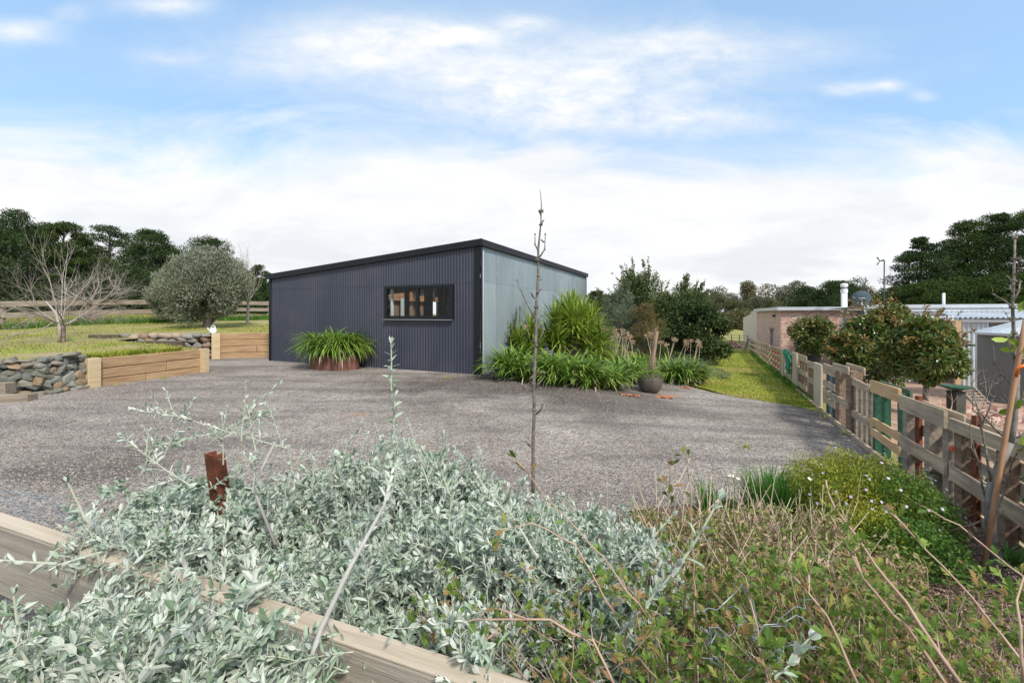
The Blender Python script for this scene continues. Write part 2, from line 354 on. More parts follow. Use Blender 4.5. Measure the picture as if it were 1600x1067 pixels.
euc_m = mat('eucalypt_leaves', [(.07,.085,.045),(.105,.115,.06),(.145,.14,.08)], .25, .75, island=.35, transl=.15, spec=.2)  # brightened leaf colour stands in for distance haze
eucb_m = mat('eucalypt_leaves_olive', [(.085,.09,.04),(.125,.12,.055),(.16,.145,.08)], .25, .75, island=.35, transl=.15, spec=.2)  # olive variant, also brightened in place of distance haze
eucd_m = mat('bush_dark_leaves', [(.028,.055,.018),(.052,.082,.026),(.08,.105,.034)], .4, .75, island=.35, transl=.15, spec=.2)
olive_m = mat('olive_leaves', [(.105,.13,.07),(.165,.19,.11),(.25,.27,.18)], 1.2, .6, island=.35, transl=.2, back=(.24,.26,.21))
lilly_m = mat('glossy_leaves', [(.05,.10,.02),(.10,.155,.03),(.18,.20,.045)], 2.5, .3, island=.35, transl=.15, spec=.5, icols=[(.06,.12,.022),(.14,.19,.035),(.07,.13,.025),(.20,.12,.04),(.10,.16,.03)])
shrubd_m = mat('shrub_leaves', [(.06,.095,.028),(.10,.14,.042),(.16,.185,.065)], 1.5, .6, island=.35, transl=.2)
shrubg_m = mat('grey_green_leaves', [(.10,.14,.085),(.16,.19,.12)], 3, .7, island=.3, transl=.2)
aga_m = mat('agapanthus_leaves', [(.07,.15,.02),(.15,.26,.035),(.28,.37,.07)], 2.5, .4, island=.4, transl=.22, spec=.45)
yuc_m = mat('yucca_leaves', [(.13,.21,.025),(.22,.32,.04),(.34,.40,.07)], 1.8, .45, island=.4, transl=.25, spec=.4)
leek_m = mat('bulb_leaves', [(.05,.15,.02),(.09,.22,.035)], 5, .45, island=.3, transl=.25)
dry_m = mat('dry_stems', [(.46,.36,.26),(.64,.54,.42)], 5, .85, island=.25)
dryhead_m = mat('dry_flower_heads', [(.42,.29,.21),(.58,.43,.33)], 9, .9, island=.3, transl=.2)
grassl_m = mat('grass_blades', [(.17,.24,.03),(.31,.34,.05),(.46,.38,.15)], .9, .7, island=.3, transl=.3)
grassd_m = mat('grass_blades_dry', [(.22,.24,.06),(.34,.30,.12)], 1.2, .8, island=.3, transl=.25)
grassg_m = mat('grass_blades_green', [(.06,.16,.015),(.12,.26,.03)], 1.2, .7, island=.3, transl=.3)
teu_m = mat('silver_leaves', [(.22,.31,.23),(.31,.40,.315),(.44,.51,.45)], 7, .75, island=.32, transl=.18, back=(.58,.62,.56), spec=.15, icols=[(.15,.24,.12),(.44,.52,.44),(.38,.46,.36),(.52,.58,.52),(.30,.39,.29)])
teus_m = mat('silver_stems', [(.33,.35,.27),(.52,.53,.45)], 14, .8)
teuw_m = mat('silver_wood', [(.28,.27,.25),(.42,.41,.39)], 25, .8, .4, 60, bdist=.003)
redl_m = mat('red_tinged_leaves', [(.08,.15,.02),(.15,.22,.035),(.24,.26,.06)], 9, .55, island=.3, transl=.3, icols=[(.08,.17,.02),(.18,.28,.045),(.11,.20,.03),(.36,.17,.10),(.07,.15,.025),(.27,.24,.07),(.13,.22,.035)])
redleaf2_m = mat('low_mat_leaves', [(.18,.21,.05),(.30,.24,.12),(.40,.27,.20)], 7, .65, island=.3, transl=.2, icols=[(.15,.25,.04),(.22,.31,.07),(.38,.21,.17),(.19,.27,.06),(.45,.34,.25)])
reds_m = mat('reddish_stems', [(.32,.20,.15),(.50,.37,.29)], 14, .75)
daisy_m = mat('daisy_bush_leaves', [(.14,.21,.02),(.27,.30,.035),(.42,.37,.06)], 2.2, .65, island=.3, transl=.25)
daisyd_m = mat('daisy_bush_low_leaves', [(.05,.12,.02),(.09,.18,.03),(.14,.22,.04)], 3, .65, island=.3, transl=.25)
petal_m = mat('mauve_petals', [(.50,.42,.62),(.66,.60,.76)], 9, .7, island=.1, transl=.2)
wpetal_m = mat('white_petals', [(.75,.73,.55),(.85,.83,.70)], 9, .7, transl=.2)
glaze_m = mat('pot_glaze', [(.06,.05,.042),(.10,.085,.072),(.13,.11,.095)], 5, .4, .2, 12, spec=.5)
terra_m = mat('terracotta', [(.30,.12,.07),(.40,.18,.10)], 6, .8)
chick_m = mat('wire', [(.20,.24,.28),(.30,.34,.38)], 20, .5, metal=.4)
rubble_m = mat('brick_rubble', [(.36,.19,.15),(.45,.27,.22)], 8, .9, .4, 40, island=.25, icols=[(.42,.20,.15),(.5,.36,.30),(.36,.16,.12),(.55,.46,.4)])
slate_m = mat('dark_plastic', [(.03,.04,.05),(.045,.055,.065)], 3, .5)
chip_m = mat('bark_chips', [(.11,.06,.04),(.22,.14,.10)], 9, .9, island=.4, icols=[(.08,.05,.04),(.2,.13,.1),(.30,.24,.2)])
stonelet_m = mat('gravel_stones', [(.16,.14,.13),(.26,.235,.215)], 9, .85, island=.45, icols=[(.13,.11,.10),(.20,.175,.16),(.27,.24,.22)])
# ------------------------------------------------------------------ ground
def sheet(name, rows, m, zoff=0., smooth=True):
    """rows: equal-length lists of (x,y,z)"""
    a = np.array(rows, float); R, C = a.shape[:2]; a[:,:,2] += zoff
    i = np.arange(R-1)[:,None]*C; j = np.arange(C-1)[None,:]
    f = np.stack([i+j, i+j+1, i+C+j+1, i+C+j], -1).reshape(-1, 4)
    o = B().add(a.reshape(-1,3), f).build(name, m, smooth=smooth); return tag(o, kind='structure')
offs = np.r_[-600,-300,-150,-80,-50,-35,-25,-18,-14,np.arange(-11,-.5,.5),-.5,-.25,0,.1,.4,.8,1.2,1.6,2,2.5,3,3.5,4,5,7,10,15,25,50,100,250,600]
ys = np.r_[-30,-10,-4,-2,np.arange(-1,32,.75),33,36,40,50,65,80,100,140,200,300,500,900]
def far_rise(x, y): return 0.0
sheet('ground', [[(fence_x(y)+o, y, ground_z(fence_x(y)+o, y)-.02) for o in offs] for y in ys], field_m)
# gravel yard: from behind the camera to the shed and the left wall, right edge on the fence, far edge at the lane
lane_near = [gnd(px, py) for px, py in [(1060,598),(1095,606),(1135,617),(1185,626),(1235,634),(1278,643),(1300,650)]]
def lane_y(x):
    return float(np.interp(x, [p.x for p in lane_near], [p.y for p in lane_near])) + .10*math.sin(x*7)+.05*math.sin(x*17)
rows = []
for q in np.linspace(0, 1, 60):
    r = []
    for x in np.r_[np.linspace(-30,-10,12), np.linspace(-9.5, 2.7, 34), np.linspace(2.9, 6.4, 24)]:
        ymax = 17.0 if x < 1.5 else float(np.interp(x, [1.5, 2.8, 4.0], [17., 14., lane_y(4.2)])) if x < 4.2 else lane_y(x)
        yb = -6
        y = yb + (ymax-yb)*q
        # never past the fence
        if x > fence_x(y)-.02: y = max(y, (x+.02-3)/.483+2.63)
        r.append((x, y, ground_z(x, y)))
    rows.append(r)
sheet('gravel_yard', rows, gravel_m, .006)
# grassy lane
rows = []
for q in np.linspace(0, 1, 50):
    r = []
    for s in np.linspace(0, 1, 26):
        xs = 3.6 + (fence_x(lane_near[-1].y)-.02-3.6)*s; ys_ = lane_y(xs)-.04; ys_ = max(ys_, (xs+.02-3)/.483+2.63) if s > .95 else ys_
        xe = 8.6 + (fence_x(26)-.03-8.6)*s
        x = xs+(xe-xs)*q; y = ys_+(26-ys_)*q
        r.append((x, y, ground_z(x, y)))
    rows.append(r)
sheet('grass_lane', rows, lane_m, .012)
# neighbour's clay yard
rows = [[(fence_x(y)+o, y, ground_z(fence_x(y)+o, y)-.012) for o in (.25,.5,.8,1.2,1.6,2,2.5,3,3.5,4,5,7,10,14)] for y in np.arange(3, 19, .75)]
sheet('clay_yard', rows, nsoil_m)
# planting bed soil (front) and along shed
rows = []
for y in np.linspace(-2.5, 4.3, 30):
    xl = np.interp(y, [-3, 1.0, 2.2, 2.8, 3.4, 4.3], [-6, -3.2, -1.6, -.2, 1.9, 3.0])
    rows.append([(xl+(fence_x(y)-.01-xl)*s, y, ground_z(xl+(fence_x(y)-.01-xl)*s, y) + .05*math.sin(PI*s)**.5) for s in np.linspace(0, 1, 30)])
sheet('bed_soil', rows, soil_m, .008)
# raised lawn with its edge following the retaining walls
edge = [(-30,4.6),(-12,6.3),(-9.6,6.95),(-8.35,7.15),(-7.95,7.35),(-7.85,8.0),(-7.33,10.05),(-8.9,10.95),(-10.9,11.9),(-10.6,12.8),(-9.15,13.12),(-7.0,13.85),(-6.6,16),(-4,22),(0,40),(3,60),(8,120)]
ey = [e[1] for e in edge]; ex = [e[0] for e in edge]
yy = sorted(set(list(np.arange(4.6, 16, .25)) + ey + [17,18,19,20,21,22,24,27,30,35,40,50,60,80,100,120]))
rows = []
for y in yy:
    e = float(np.interp(y, ey, ex))
    rows.append([(e-o, y, lawn_z(e-o, y) + .03*math.sin(o*2.1+y*1.7)*min(1, o)) for o in np.r_[0,.15,.4,.8,1.2,1.8,2.5,3.3,4.2,5.2,6.5,8,10,13,18,26,40,70]][::-1])
sheet('raised_lawn', rows, lawn_m)
# ------------------------------------------------------------------ shed
A = np.array([-.71, 9.59, 0.]); EL = np.array([-.909, .417, 0.]); ER = np.array([.417, .909, 0.]); UP = np.array([0,0,1.])
NL = -ER; NR = -EL      # outward normals of the two seen walls
LL, LR, HA, HB = 6.89, 8.95, 3.01, 2.47
def topz(t): return HA + (HB-HA)*t/LL
shed = thing('corrugated_shed', A, 'large charcoal corrugated iron shed with black trims and a single sloping roof', 'shed')
def corr(b, o, d, nrm, t0, t1, z0, z1, pitch=.0785, amp=.0115, push=0., seg=8):
    """corrugated sheet; z0,z1 functions of t"""
    ts = np.arange(t0, t1+1e-6, pitch/seg); ts = np.r_[ts, t1] if t1-ts[-1] > 1e-4 else ts
    w = push + amp*np.sin(ts/pitch*2*PI)
    base = o[None] + d[None]*ts[:,None] + nrm[None]*w[:,None]
    lo = base + UP*np.array([z0(q) for q in ts])[:,None]; hi = base + UP*np.array([z1(q) for q in ts])[:,None]
    m = len(ts); f = np.array([[i, i+1, m+i+1, m+i] for i in range(m-1)])
    b.add(np.r_[lo, hi], f, np.r_[lo, hi])
k = lambda v: (lambda t: v)
WT0, WT1, WZ0, WZ1 = .70, 2.62, 1.255, 1.995      # window opening
b = B()
LAP = 2.08
corr(b, A, EL, NL, 0.0, WT0, k(-.05), k(LAP), push=.01); corr(b, A, EL, NL, WT1, LL, k(-.05), lambda t: min(LAP, topz(t)-.06), push=.01)
corr(b, A, EL, NL, WT0, WT1, k(-.05), k(WZ0), push=.01); corr(b, A, EL, NL, WT0, WT1, k(WZ1), k(LAP), push=.01)
corr(b, A, EL, NL, 0.0, LL, k(LAP-.03), lambda t: topz(t)-.05, push=.0155)
b.build('front_wall', charcoal_m, shed, smooth=True)
b = B()
t = .0
while t < LR-.05:
    t2 = min(LR, t+.785); pu = .01 + .003*(int(t/.785) % 2)
    corr(b, A, ER, NR, t, t2, k(-.05), k(LAP+.02+.02*math.sin(t*7)), push=pu, amp=.010)
    corr(b, A, ER, NR, t, t2, k(LAP), k(HA-.05), push=pu+.005, amp=.007)
    t = t2
b.build('side_wall', galv_m, shed, smooth=True)
mat('pale_panel', [(.35,.40,.36),(.46,.50,.46)], 3, .6)
b = B()   # far walls: slits in view, wide unseen openings added to brighten the interior
P3 = A + EL*LL + ER*LR; P2 = A + ER*LR; P1 = A + EL*LL
def wallquad(o, d, t0, t1, z0a, z0b, z1a, z1b, push, nr):
    q = [o+d*t0+UP*z0a, o+d*t1+UP*z0b, o+d*t1+UP*z1b, o+d*t0+UP*z1a]
    q = np.array(q) + nr*push
    b.add(np.r_[q, q+nr*.02], np.array([[0,1,2,3],[7,6,5,4],[0,4,5,1],[3,2,6,7],[0,3,7,4],[1,5,6,2]]))
BO = P2
for t0, t1, z0, z1 in [(0,.5,0,9),(.5,4.9,0,.1),(.5,4.9,2.3,9),(4.9,LL,0,9)]:
    wallquad(BO, EL, t0, t1, z0, z0, min(z1, topz(t0)-.05), min(z1, topz(t1)-.05), 0, ER)
for t0, t1, z0, z1 in [(0,.4,-.05,2.4),(.4,4.7,-.05,.1),(.4,4.7,2.2,2.4),(4.7,7.95,-.05,2.4),(7.95,8.32,-.05,.4),(7.95,8.32,1.95,2.4),(8.32,8.56,-.05,2.4),(8.56,8.74,-.05,.4),(8.56,8.74,1.95,2.4),(8.74,LR,-.05,2.4)]:
    wallquad(P1, ER, t0, t1, z0, z0, z1, z1, 0, EL)
b.build('rear_wall', mat('inner_lining', [(.15,.09,.06),(.24,.16,.11)], 2, .8), shed)
b = B()   # roof sheet, floor
def roofbay(b, s0, s1):
    q = np.array([A+ER*s0+NR*.05+UP*(HA-.015), A+ER*s0+EL*(LL+.08)+UP*(HB-.015), A+ER*s1+EL*(LL+.08)+UP*(HB-.015), A+ER*s1+NR*.05+UP*(HA-.015)])
    b.add(np.r_[q, q-UP*.03], np.array([[0,3,2,1],[4,5,6,7],[0,1,5,4],[1,2,6,5],[2,3,7,6],[3,0,4,7]]))
roofbay(b, -.06, 4.6); roofbay(b, 8.1, LR+.06); roofbay(b, 6.2, 6.5)
b.build('roof', zinc_m, shed)
b = B()
b.box(A+EL*LL/2+ER*LR/2+UP*.02, (LL-.1, LR-.1, .03), (EL, ER, UP)); b.build('slab', mat('concrete', [(.42,.40,.37),(.52,.50,.47)], 4, .8), shed)
b = B()   # trims
b.beam(A+NL*.075+NR*.1+UP*(HA-.075), A+EL*(LL+.1)+NL*.075+UP*(HB-.075+.012), .028, .15)
b.beam(A+NL*.062+NR*.085+UP*(HA-.085), A+ER*(LR+.05)+NR*.085+UP*(HA-.085), .028, .15)
b.build('fascia', black_m, shed, bevel=.006)
for i in range(3):   # folded corners
    pass
b = B(); b.box(A+EL*.055+NL*.032+UP*(HA/2-.05), (.145,.012,HA+.02), (EL,NL,UP)); b.box(A+NR*.034+ER*.012+UP*(HA/2-.05), (.07,.012,HA+.02), (ER,NR,UP)); b.build('corner_flashing', black_m, shed)
b = B(); b.box(A+NR*.045+ER*.068+UP*(HA/2-.14), (.045,.01,HA-.22), (ER,NR,UP)); b.build('corner_edge', zinc_m, shed)
b = B(); b.box(A+EL*(LL-.03)+NL*.032+UP*(HB/2-.05), (.09,.012,HB-.04), (EL,NL,UP)); b.build('corner_flashing', black_m, shed)
b = B(); b.box(A+ER*(LR-.02)+NR*.032+UP*(HA/2-.05), (.06,.012,HA-.1), (ER,NR,UP)); b.build('corner_flashing', black_m, shed)
b = B(); roofbay(b, 4.602, 6.198); roofbay(b, 6.502, 8.098); SKY_B = b  # clear roof bays, out of view, added to light the shed interior
# interior frame
b = B()
for t in np.arange(.3, LL, .62): b.box(P2+EL*t-ER*.08+UP*1.2, (.07,.09,2.4), (EL,ER,UP))
for t in np.arange(.3, LR, .8): b.box(P1+ER*t-EL*.08+UP*1.15, (.07,.09,2.3), (ER,EL,UP))
for s, t in [(2.2,.95),(2.2,3.0),(4.6,1.5),(4.6,3.9),(6.4,2.6),(3.4,2.1)]: b.box(A+ER*s+EL*t+UP*1.25, (.13,.13,2.5), (EL,ER,UP))
for s in (2.2,4.6,6.4,7.8): b.beam(A+ER*s+UP*(HA-.35)+EL*.1, A+ER*s+UP*(HB-.3)+EL*(LL-.1), .08, .2)
for X_, Y_, w_ in ((-3.28,13.5,.11),(-2.47,13.,.13),(-2.07,12.5,.11),(-3.05,12.4,.06)): b.box((X_,Y_,1.25), (w_,w_,2.5), (EL,ER,UP))
b.build('timber_frame', barkdark_m, shed)
b = B()
b.box(P2+EL*3.4-ER*.15+UP*2.12, (6.5,.02,.55), (EL,ER,UP)); b.box(P1+ER*4.5-EL*.15+UP*2.1, (8.4,.02,.42), (ER,EL,UP))
b.box(A+ER*4.6+EL*2.9+UP*2.12, (3.0,.02,.3), (EL,ER,UP)); b.build('board_lining', mat('chipboard', [(.22,.10,.05),(.42,.22,.11)], 9, .8), shed)
b = B(); b.box(P1+ER*5.72-EL*.2+UP*1.2, (.36,.03,1.55), (ER,EL,UP)); b.build('inner_door', MATS['pale_panel']); OBS = bpy.data.objects['inner_door']; OBS.parent = shed; OBS.location = -Vector(A)
for s_, w__, z0_, z1_ in ((7.35,.22,.9,2.0),(8.87,.16,.2,1.85)):
    b = B(); b.box(P1+ER*s_-EL*.12+UP*(z0_+z1_)/2, (w__,.02,z1_-z0_), (ER,EL,UP)); b.build('inner_panel', MATS['pale_panel'], shed)
b = B(); b.box(A+EL*2.56+ER*.12+UP*1.6, (.05,.06,1.1), (EL,ER,UP)); b.build('curtain', mat('pale_green_panel', [(.55,.62,.56),(.68,.73,.67)], 3, .6), shed)
# window
wn = B()
wo = A + NL*.03
def wb(b, t0, t1, z0, z1, push=0., th=.06):
    b.box(wo+EL*(t0+t1)/2+NL*push+UP*(z0+z1)/2, (t1-t0, th, z1-z0), (EL,NL,UP))
fw = .055
wb(wn, WT0-.03, WT1+.03, WZ1-fw+.02, WZ1+.03); wb(wn, WT0-.03, WT1+.03, WZ0-.03, WZ0+.025)
wb(wn, WT0-.03, WT0+.075, WZ0+.025, WZ1-fw+.02); wb(wn, WT1-.045, WT1+.03, WZ0+.025, WZ1-fw+.02)
win = wn.build('window', black_m, shed, bevel=.003)
g = bpy.data.materials.new('glass'); g.use_nodes = True; tt = g.node_tree; tt.nodes.clear(); n = N(tt)
fr = n.math('ADD', n.math('MULTIPLY', n.math('POWER', n('ShaderNodeLayerWeight', {0: .5}).outputs['Facing'], 4.5), .6), .012)
n('ShaderNodeOutputMaterial', {0: n('ShaderNodeMixShader', {0: fr, 1: n('ShaderNodeBsdfTransparent', {0: (.93,.95,.95,1)}).outputs[0], 2: n('ShaderNodeBsdfGlossy', {0: (1,1,1,1), 'Roughness': .02}).outputs[0]}).outputs[0]})
MATS['glass'] = g
SKY_B.build('added_skylight', g, shed)
for t0, t1 in ((WT0+.08, 1.63), (1.69, WT1-.05)):
    p = B(); wb(p, t0, t1, WZ0+.03, WZ1-.04, -.006, .006); p.build('pane', g, win)
p = B(); wb(p, 1.625, 1.70, WZ0+.026, WZ1-.036, .004, .05); wb(p, WT0+.076, 1.62, WZ0+.026, WZ0+.055, .004, .03); wb(p, 1.705, WT1-.046, WZ0+.026, WZ0+.05, -.004, .03); p.build('sash', black_m, win)
p = B(); wb(p, WT0-.02, WT1+.03, WZ0-.052, WZ0-.032, .025, .09); p.build('sill', mat('sill_grey', [(.22,.22,.23),(.27,.27,.28)], 3, .4, metal=.3), win)
p = B(); wb(p, WT1-.075, WT1-.05, WZ0+.13, WZ0+.23, .04, .03); p.build('latch', black_m, win)
# ------------------------------------------------------------------ retaining walls on the left
def sleeper_wall(name, label, cat, p, q, ztop, n_c, back=None, posts=()):
    p = np.array([p[0], p[1], 0.]); q = np.array([q[0], q[1], 0.])
    th = thing(name, p, label, cat)
    h = .195
    d = (q-p)/np.linalg.norm(q-p)
    for i in range(n_c):
        bb_ = B(); z = ztop - h/2 - i*(h+.003)
        L = np.linalg.norm(q-p)
        cuts = [0, L*(.42+.2*(i % 2)), L] if i != 0 else [0, L]
        for a0, a1 in zip(cuts[:-1], cuts[1:]): bb_.beam(p+d*(a0+.004)+UP*z, p+d*(a1-.004)+UP*z, .075, h-.006, jit=.003)
        bb_.build('sleeper', sleeper_m, th, bevel=.013)
    for (s, off, w, hh) in posts:
        nrm = np.array([d[1], -d[0], 0.])
        bb_ = B(); c = p + d*s + nrm*off
        bb_.box(c + UP*(hh/2-.1), (w, .14, hh+.2), (d, nrm, UP)); bb_.build('post', sleepend_m, th, bevel=.006)
    return th
P_a, P_b = (-7.72, 7.98), (-7.20, 10.0)
w1 = sleeper_wall('sleeper_wall', 'low retaining wall of new orange pine sleepers beside the dry stone wall', 'retaining wall', P_a, P_b, .53, 4, posts=[(-.05, .035, .2, .54), (np.hypot(.52, 2.02)+.02, .07, .14, .55)])
w1b = sleeper_wall('sleeper_wall', 'short pine sleeper return running back from the wall end towards the timber steps', 'retaining wall', (-7.28,10.12), (-8.75,10.75), .545, 3)
w2 = sleeper_wall('sleeper_wall', 'pine sleeper retaining wall reaching the dark shed corner, under the white jug', 'retaining wall', (-8.86,13.0), (-6.6,13.95), .765, 5, posts=[(-.02, .05, .22, .77)])
# white jug
jp = np.array([-8.98, 12.98, .77])
jug = thing('watering_can', jp, 'small white plastic jug with a handle standing on a sleeper wall post', 'watering can')
b = B(); b.lathe(jp, [(0,.0),(.085,.0),(.095,.02),(.095,.11),(.07,.15),(.035,.165),(.03,.175),(0,.175)], 16); b.build('body', white_m, jug, smooth=True)
b = B(); a_ = np.linspace(-.2, PI+.2, 9); b.tube([jp+np.array([.07*math.cos(q), 0, .15+.085*math.sin(q)]) for q in a_], .012, 6); b.build('handle', white_m, jug, smooth=True)
b = B(); b.tube([jp+np.array([-.08,0,.05]), jp+np.array([-.15,0,.13]), jp+np.array([-.17,0,.16])], [.02,.014,.018], 6); b.build('spout', white_m, jug, smooth=True)
# rocks
def icos(sub=1):
    import bmesh
    bm = bmesh.new(); bmesh.ops.create_icosphere(bm, subdivisions=sub, radius=1); bm.verts.ensure_lookup_table()
    v = np.array([x.co[:] for x in bm.verts]); f = np.array([[q.index for q in fc.verts] for fc in bm.faces]); bm.free(); return v, f
ICO1 = icos(1); ICO2 = icos(2)
def rock(b, c, size, ax=None, boxy=.55, rough=.16, T=None):
    v, f = T or ICO2
    p = np.sign(v)*np.abs(v)**boxy
    p = p/np.abs(p).max(0)
    for _ in range(3):
        dr = runit(1)[0]; q = p@dr; lim = np.quantile(q, rng.uniform(.72, .9)); p = p - np.outer(np.maximum(q-lim, 0), dr)
    p = p + rng.normal(size=p.shape)*rough*.35
    p = p*np.array(size)/2
    if ax is not None: p = p@np.asarray(ax)
    b.add(p + c, f, p)
def axes(d, tilt=0.):
    d = np.array([d[0], d[1], 0.]); d /= np.linalg.norm(d); y = np.cross(UP, d)
    dd = d*math.cos(tilt)+UP*math.sin(tilt); return np.array([dd, y, np.cross(dd, y)])
# dry stone wall
b = B()
path = [np.array(q) for q in [(-7.78,7.9),(-7.84,7.2),(-8.25,7.0),(-9.6,6.78),(-12.0,6.2)]]
def along(path, s):
    for p, q in zip(path[:-1], path[1:]):
        L = np.linalg.norm(q-p)
        if s <= L: return p+(q-p)*s/L, (q-p)/L
        s -= L
    return path[-1], (path[-1]-path[-2])/np.linalg.norm(path[-1]-path[-2])
tot = 5.4
z = 0.0
while z < .56:
    h = rng.uniform(.06, .115); s = rng.uniform(-.1, .05)
    while s < tot:
        Ls = rng.uniform(.09, .25); c, d = along(path, max(0, s+Ls/2))
        hh = h*rng.uniform(.8, 1.45)
        nrm = np.array([-d[1], d[0]])
        cc = c + nrm*rng.uniform(-.03, .03) + nrm*z*(-.12)
        if True:
            rock(b, np.array([cc[0], cc[1], z+h/2]), (Ls*1.1, .24, hh*1.15), axes(d, rng.normal()*.22), .5, .1)
        s += Ls*.93
    z += h*.92
for i in range(60):
    c, d = along(path, rng.uniform(0, tot)); Ls = rng.uniform(.14, .34)
    rock(b, np.array([c[0]+rng.uniform(-.16,.06), c[1]+rng.uniform(-.02,.18), .55+rng.uniform(-.03,.07)]), (Ls, .2, rng.uniform(.05,.11)), axes(d+rng.normal(size=2)*.5, rng.normal()*.3), .5, .12)
tag(b.build('dry_stone_wall', stone_m), 'low dry stone wall of rough grey green rocks at the lawn edge', 'stone wall')
def timber(name, p, q, w, h, m, label, cat, group=None):
    b = B(); b.beam(p, q, w, h, jit=.006); return tag(b.build(name, m, bevel=.01), label, cat, group)
timber('timber_step', (-7.98,6.88,.17), (-9.8,6.5,.17), .2, .17, greywood_m, 'weathered grey sleeper block, upper step against the dry stone wall', 'timber step')
timber('timber_step', (-7.45,6.72,.055), (-9.5,6.25,.055), .2, .12, greywood_m, 'long brown grey sleeper lying on gravel below the dry stone wall', 'timber step')
# boulder wall
b = B()
pb = [np.array(q) for q in [(-9.02,12.98),(-9.6,12.86),(-10.6,12.6),(-11.6,12.5)]]
for zi, (z, s1) in enumerate([(.08,1.2),(.24,1.2),(.42,1.6),(.57,2.0),(.70,2.3)]):
    s = .1+.08*(zi % 2)
    while s < s1:
        Ls = rng.uniform(.22, .38); c, d = along(pb, s)
        rock(b, np.array([c[0], c[1]-.04+rng.uniform(-.04,.04), z]), (Ls*1.1, .3, .2*rng.uniform(.85,1.1)), axes(d, rng.normal()*.15), .8, .05)
        s += Ls*.95
tag(b.build('boulder_wall', boulder_m, smooth=True), 'wall of rounded brown boulders between the timber steps and the jug post', 'stone wall')
for i, (p, q, lb) in enumerate([((-10.1,11.55,.32),(-8.95,11.8,.32),'lowest dark old sleeper of the garden steps'), ((-10.7,12.05,.50),(-9.35,12.3,.50),'middle dark old sleeper of the garden steps'), ((-12.2,12.5,.66),(-10.35,12.7,.66),'topmost dark old sleeper, longest of the garden steps')]):
    timber('step_sleeper', p, q, .16, .17, oldsleep_m, lb + ' beside the boulders', 'timber step')
b = B()
rows_ = B().box((-10.3,11.6,.1),(2.6,1.9,.4)); rows_.box((-10.9,12.2,.25),(2.2,1.2,.45)); tag(rows_.build('step_fill', soil_m), kind='structure')
b = B(); rock(b, np.array([-10.25,11.35,.46]), (.5,.3,.16), axes((1,.2)), .7, .1); tag(b.build('garden_rock', boulder_m), 'pale loose rock lying at the foot of the dark garden steps', 'rock')
# planter ring
pc = A+EL*3.86+NL*.50; pc[2] = 0.
R_ = .45
ring = B(); ring.lathe(pc, [(R_-.02,0.),(R_-.02,.37),(R_,.375),(R_+.005,0.0)][::-1], 48)
def stretch_wall(b_):
    v = b_.v[-1]-pc; s1 = v@EL; b_.v[-1] = b_.v[-1]+np.outer(s1*.55, EL)
stretch_wall(ring)
ringo = thing('planter_ring', pc, 'low round rusty steel planter ring in front of the charcoal shed wall', 'planter')
ring.build('rim', corten_m, ringo, smooth=True)
s_ = B(); s_.lathe(pc, [(0,.34),(R_-.02,.34)], 32); stretch_wall(s_); s_.build('soil', soil_m, ringo)
# ------------------------------------------------------------------ paddock rail fence (left, far)
pf = [(-25,15.2,.70),(-20.0,16.9,.72),(-18.6,18.9,.84),(-17.2,21.0,.93),(-16.2,24,1.0),(-15.2,27,1.03),(-13.6,32,1.08)]
fen = thing('paddock_fence', pf[0], 'long weathered grey post and rail fence behind the raised lawn trees', 'fence')
for (p, q) in zip(pf[:-1], pf[1:]):
    p, q = np.array(p), np.array(q)
    for h, w in ((1.0,.22),(.58,.2),(.17,.2)):
        b = B(); b.beam(p+UP*(h+rng.uniform(-.03,.03)), q+UP*(h+rng.uniform(-.03,.03)), .05, w, jit=.006); b.build('rail', greywood_m, fen)
for p in pf:
    b = B(); b.box(np.array(p)+UP*.5+np.array([-.05,.1,0]), (.14,.14,1.25)); b.build('post', greywood_m, fen)
# ------------------------------------------------------------------ pallet fence
def FP(Y, h=0., off=0.):
    x = fence_x(Y); return np.array([x+off*.9, Y-off*.435, -.0326*Y+h])
FD = np.array([.483, 1, -.0326]); FD /= np.linalg.norm(FD); FN = np.cross(UP, FD); FN /= np.linalg.norm(FN)   # towards lane (left)
if FN[0] > 0: FN = -FN
def Yat(px):   # Y where the fence line crosses photo column px
    a = (px-800)/F; return (3.0-2.63*.483)/(a-.483)
def pallet(px0, px1, label, rails, ups, hgt, rm, um, back=None, bm_=None, rail_w=.09, up_w=.1, thick=.09, top=True, backm=None):
    """px0>px1: near and far end columns; rails = list of (height, board width); ups = fractions of the length"""
    Y0, Y1 = Yat(px0), Yat(px1)
    th = thing('pallet_panel', FP(Y0), label, 'pallet', 'pallets joined into the garden fence')
    p, q = FP(Y0), FP(Y1); L = np.linalg.norm(q-p); p = p+FD*.012; q = q-FD*.012
    for (h, w) in rails:
        b = B(); t1, t2 = rng.normal(size=2)*.008; b.beam(p+UP*(h+t1)+FN*thick/2, q+UP*(h+t2)+FN*thick/2, .02, w, up=(0,0,1), jit=.003); b.build('rail', rm, th)
    for u in ups:
        b = B(); c = p+(q-p)*u; w = up_w*rng.uniform(.9,1.1)
        b.box(c+UP*(hgt*.5-.03), (w, thick-.03, hgt-.05+rng.uniform(-.01,.02)), (FD, FN, UP), jit=.003); b.build('upright', um, th)
    if back:
        for (h, w) in back:
            b = B(); b.beam(p+UP*h-FN*thick/2, q+UP*h-FN*thick/2, .02, w, jit=.003); b.build('back_board', bm_ or rm, th)
    return th
P = palepine_m
pallet(1800,1497,'nearest pale pallet with a post and closely set rear boards behind the bare tree',[(.665,.09),(.30,.10)],[.03,.42,.62,.96],.72,P,brownwood_m,back=[(.66,.09),(.52,.08),(.40,.08),(.27,.09),(.14,.09),(.03,.08)],bm_=P)
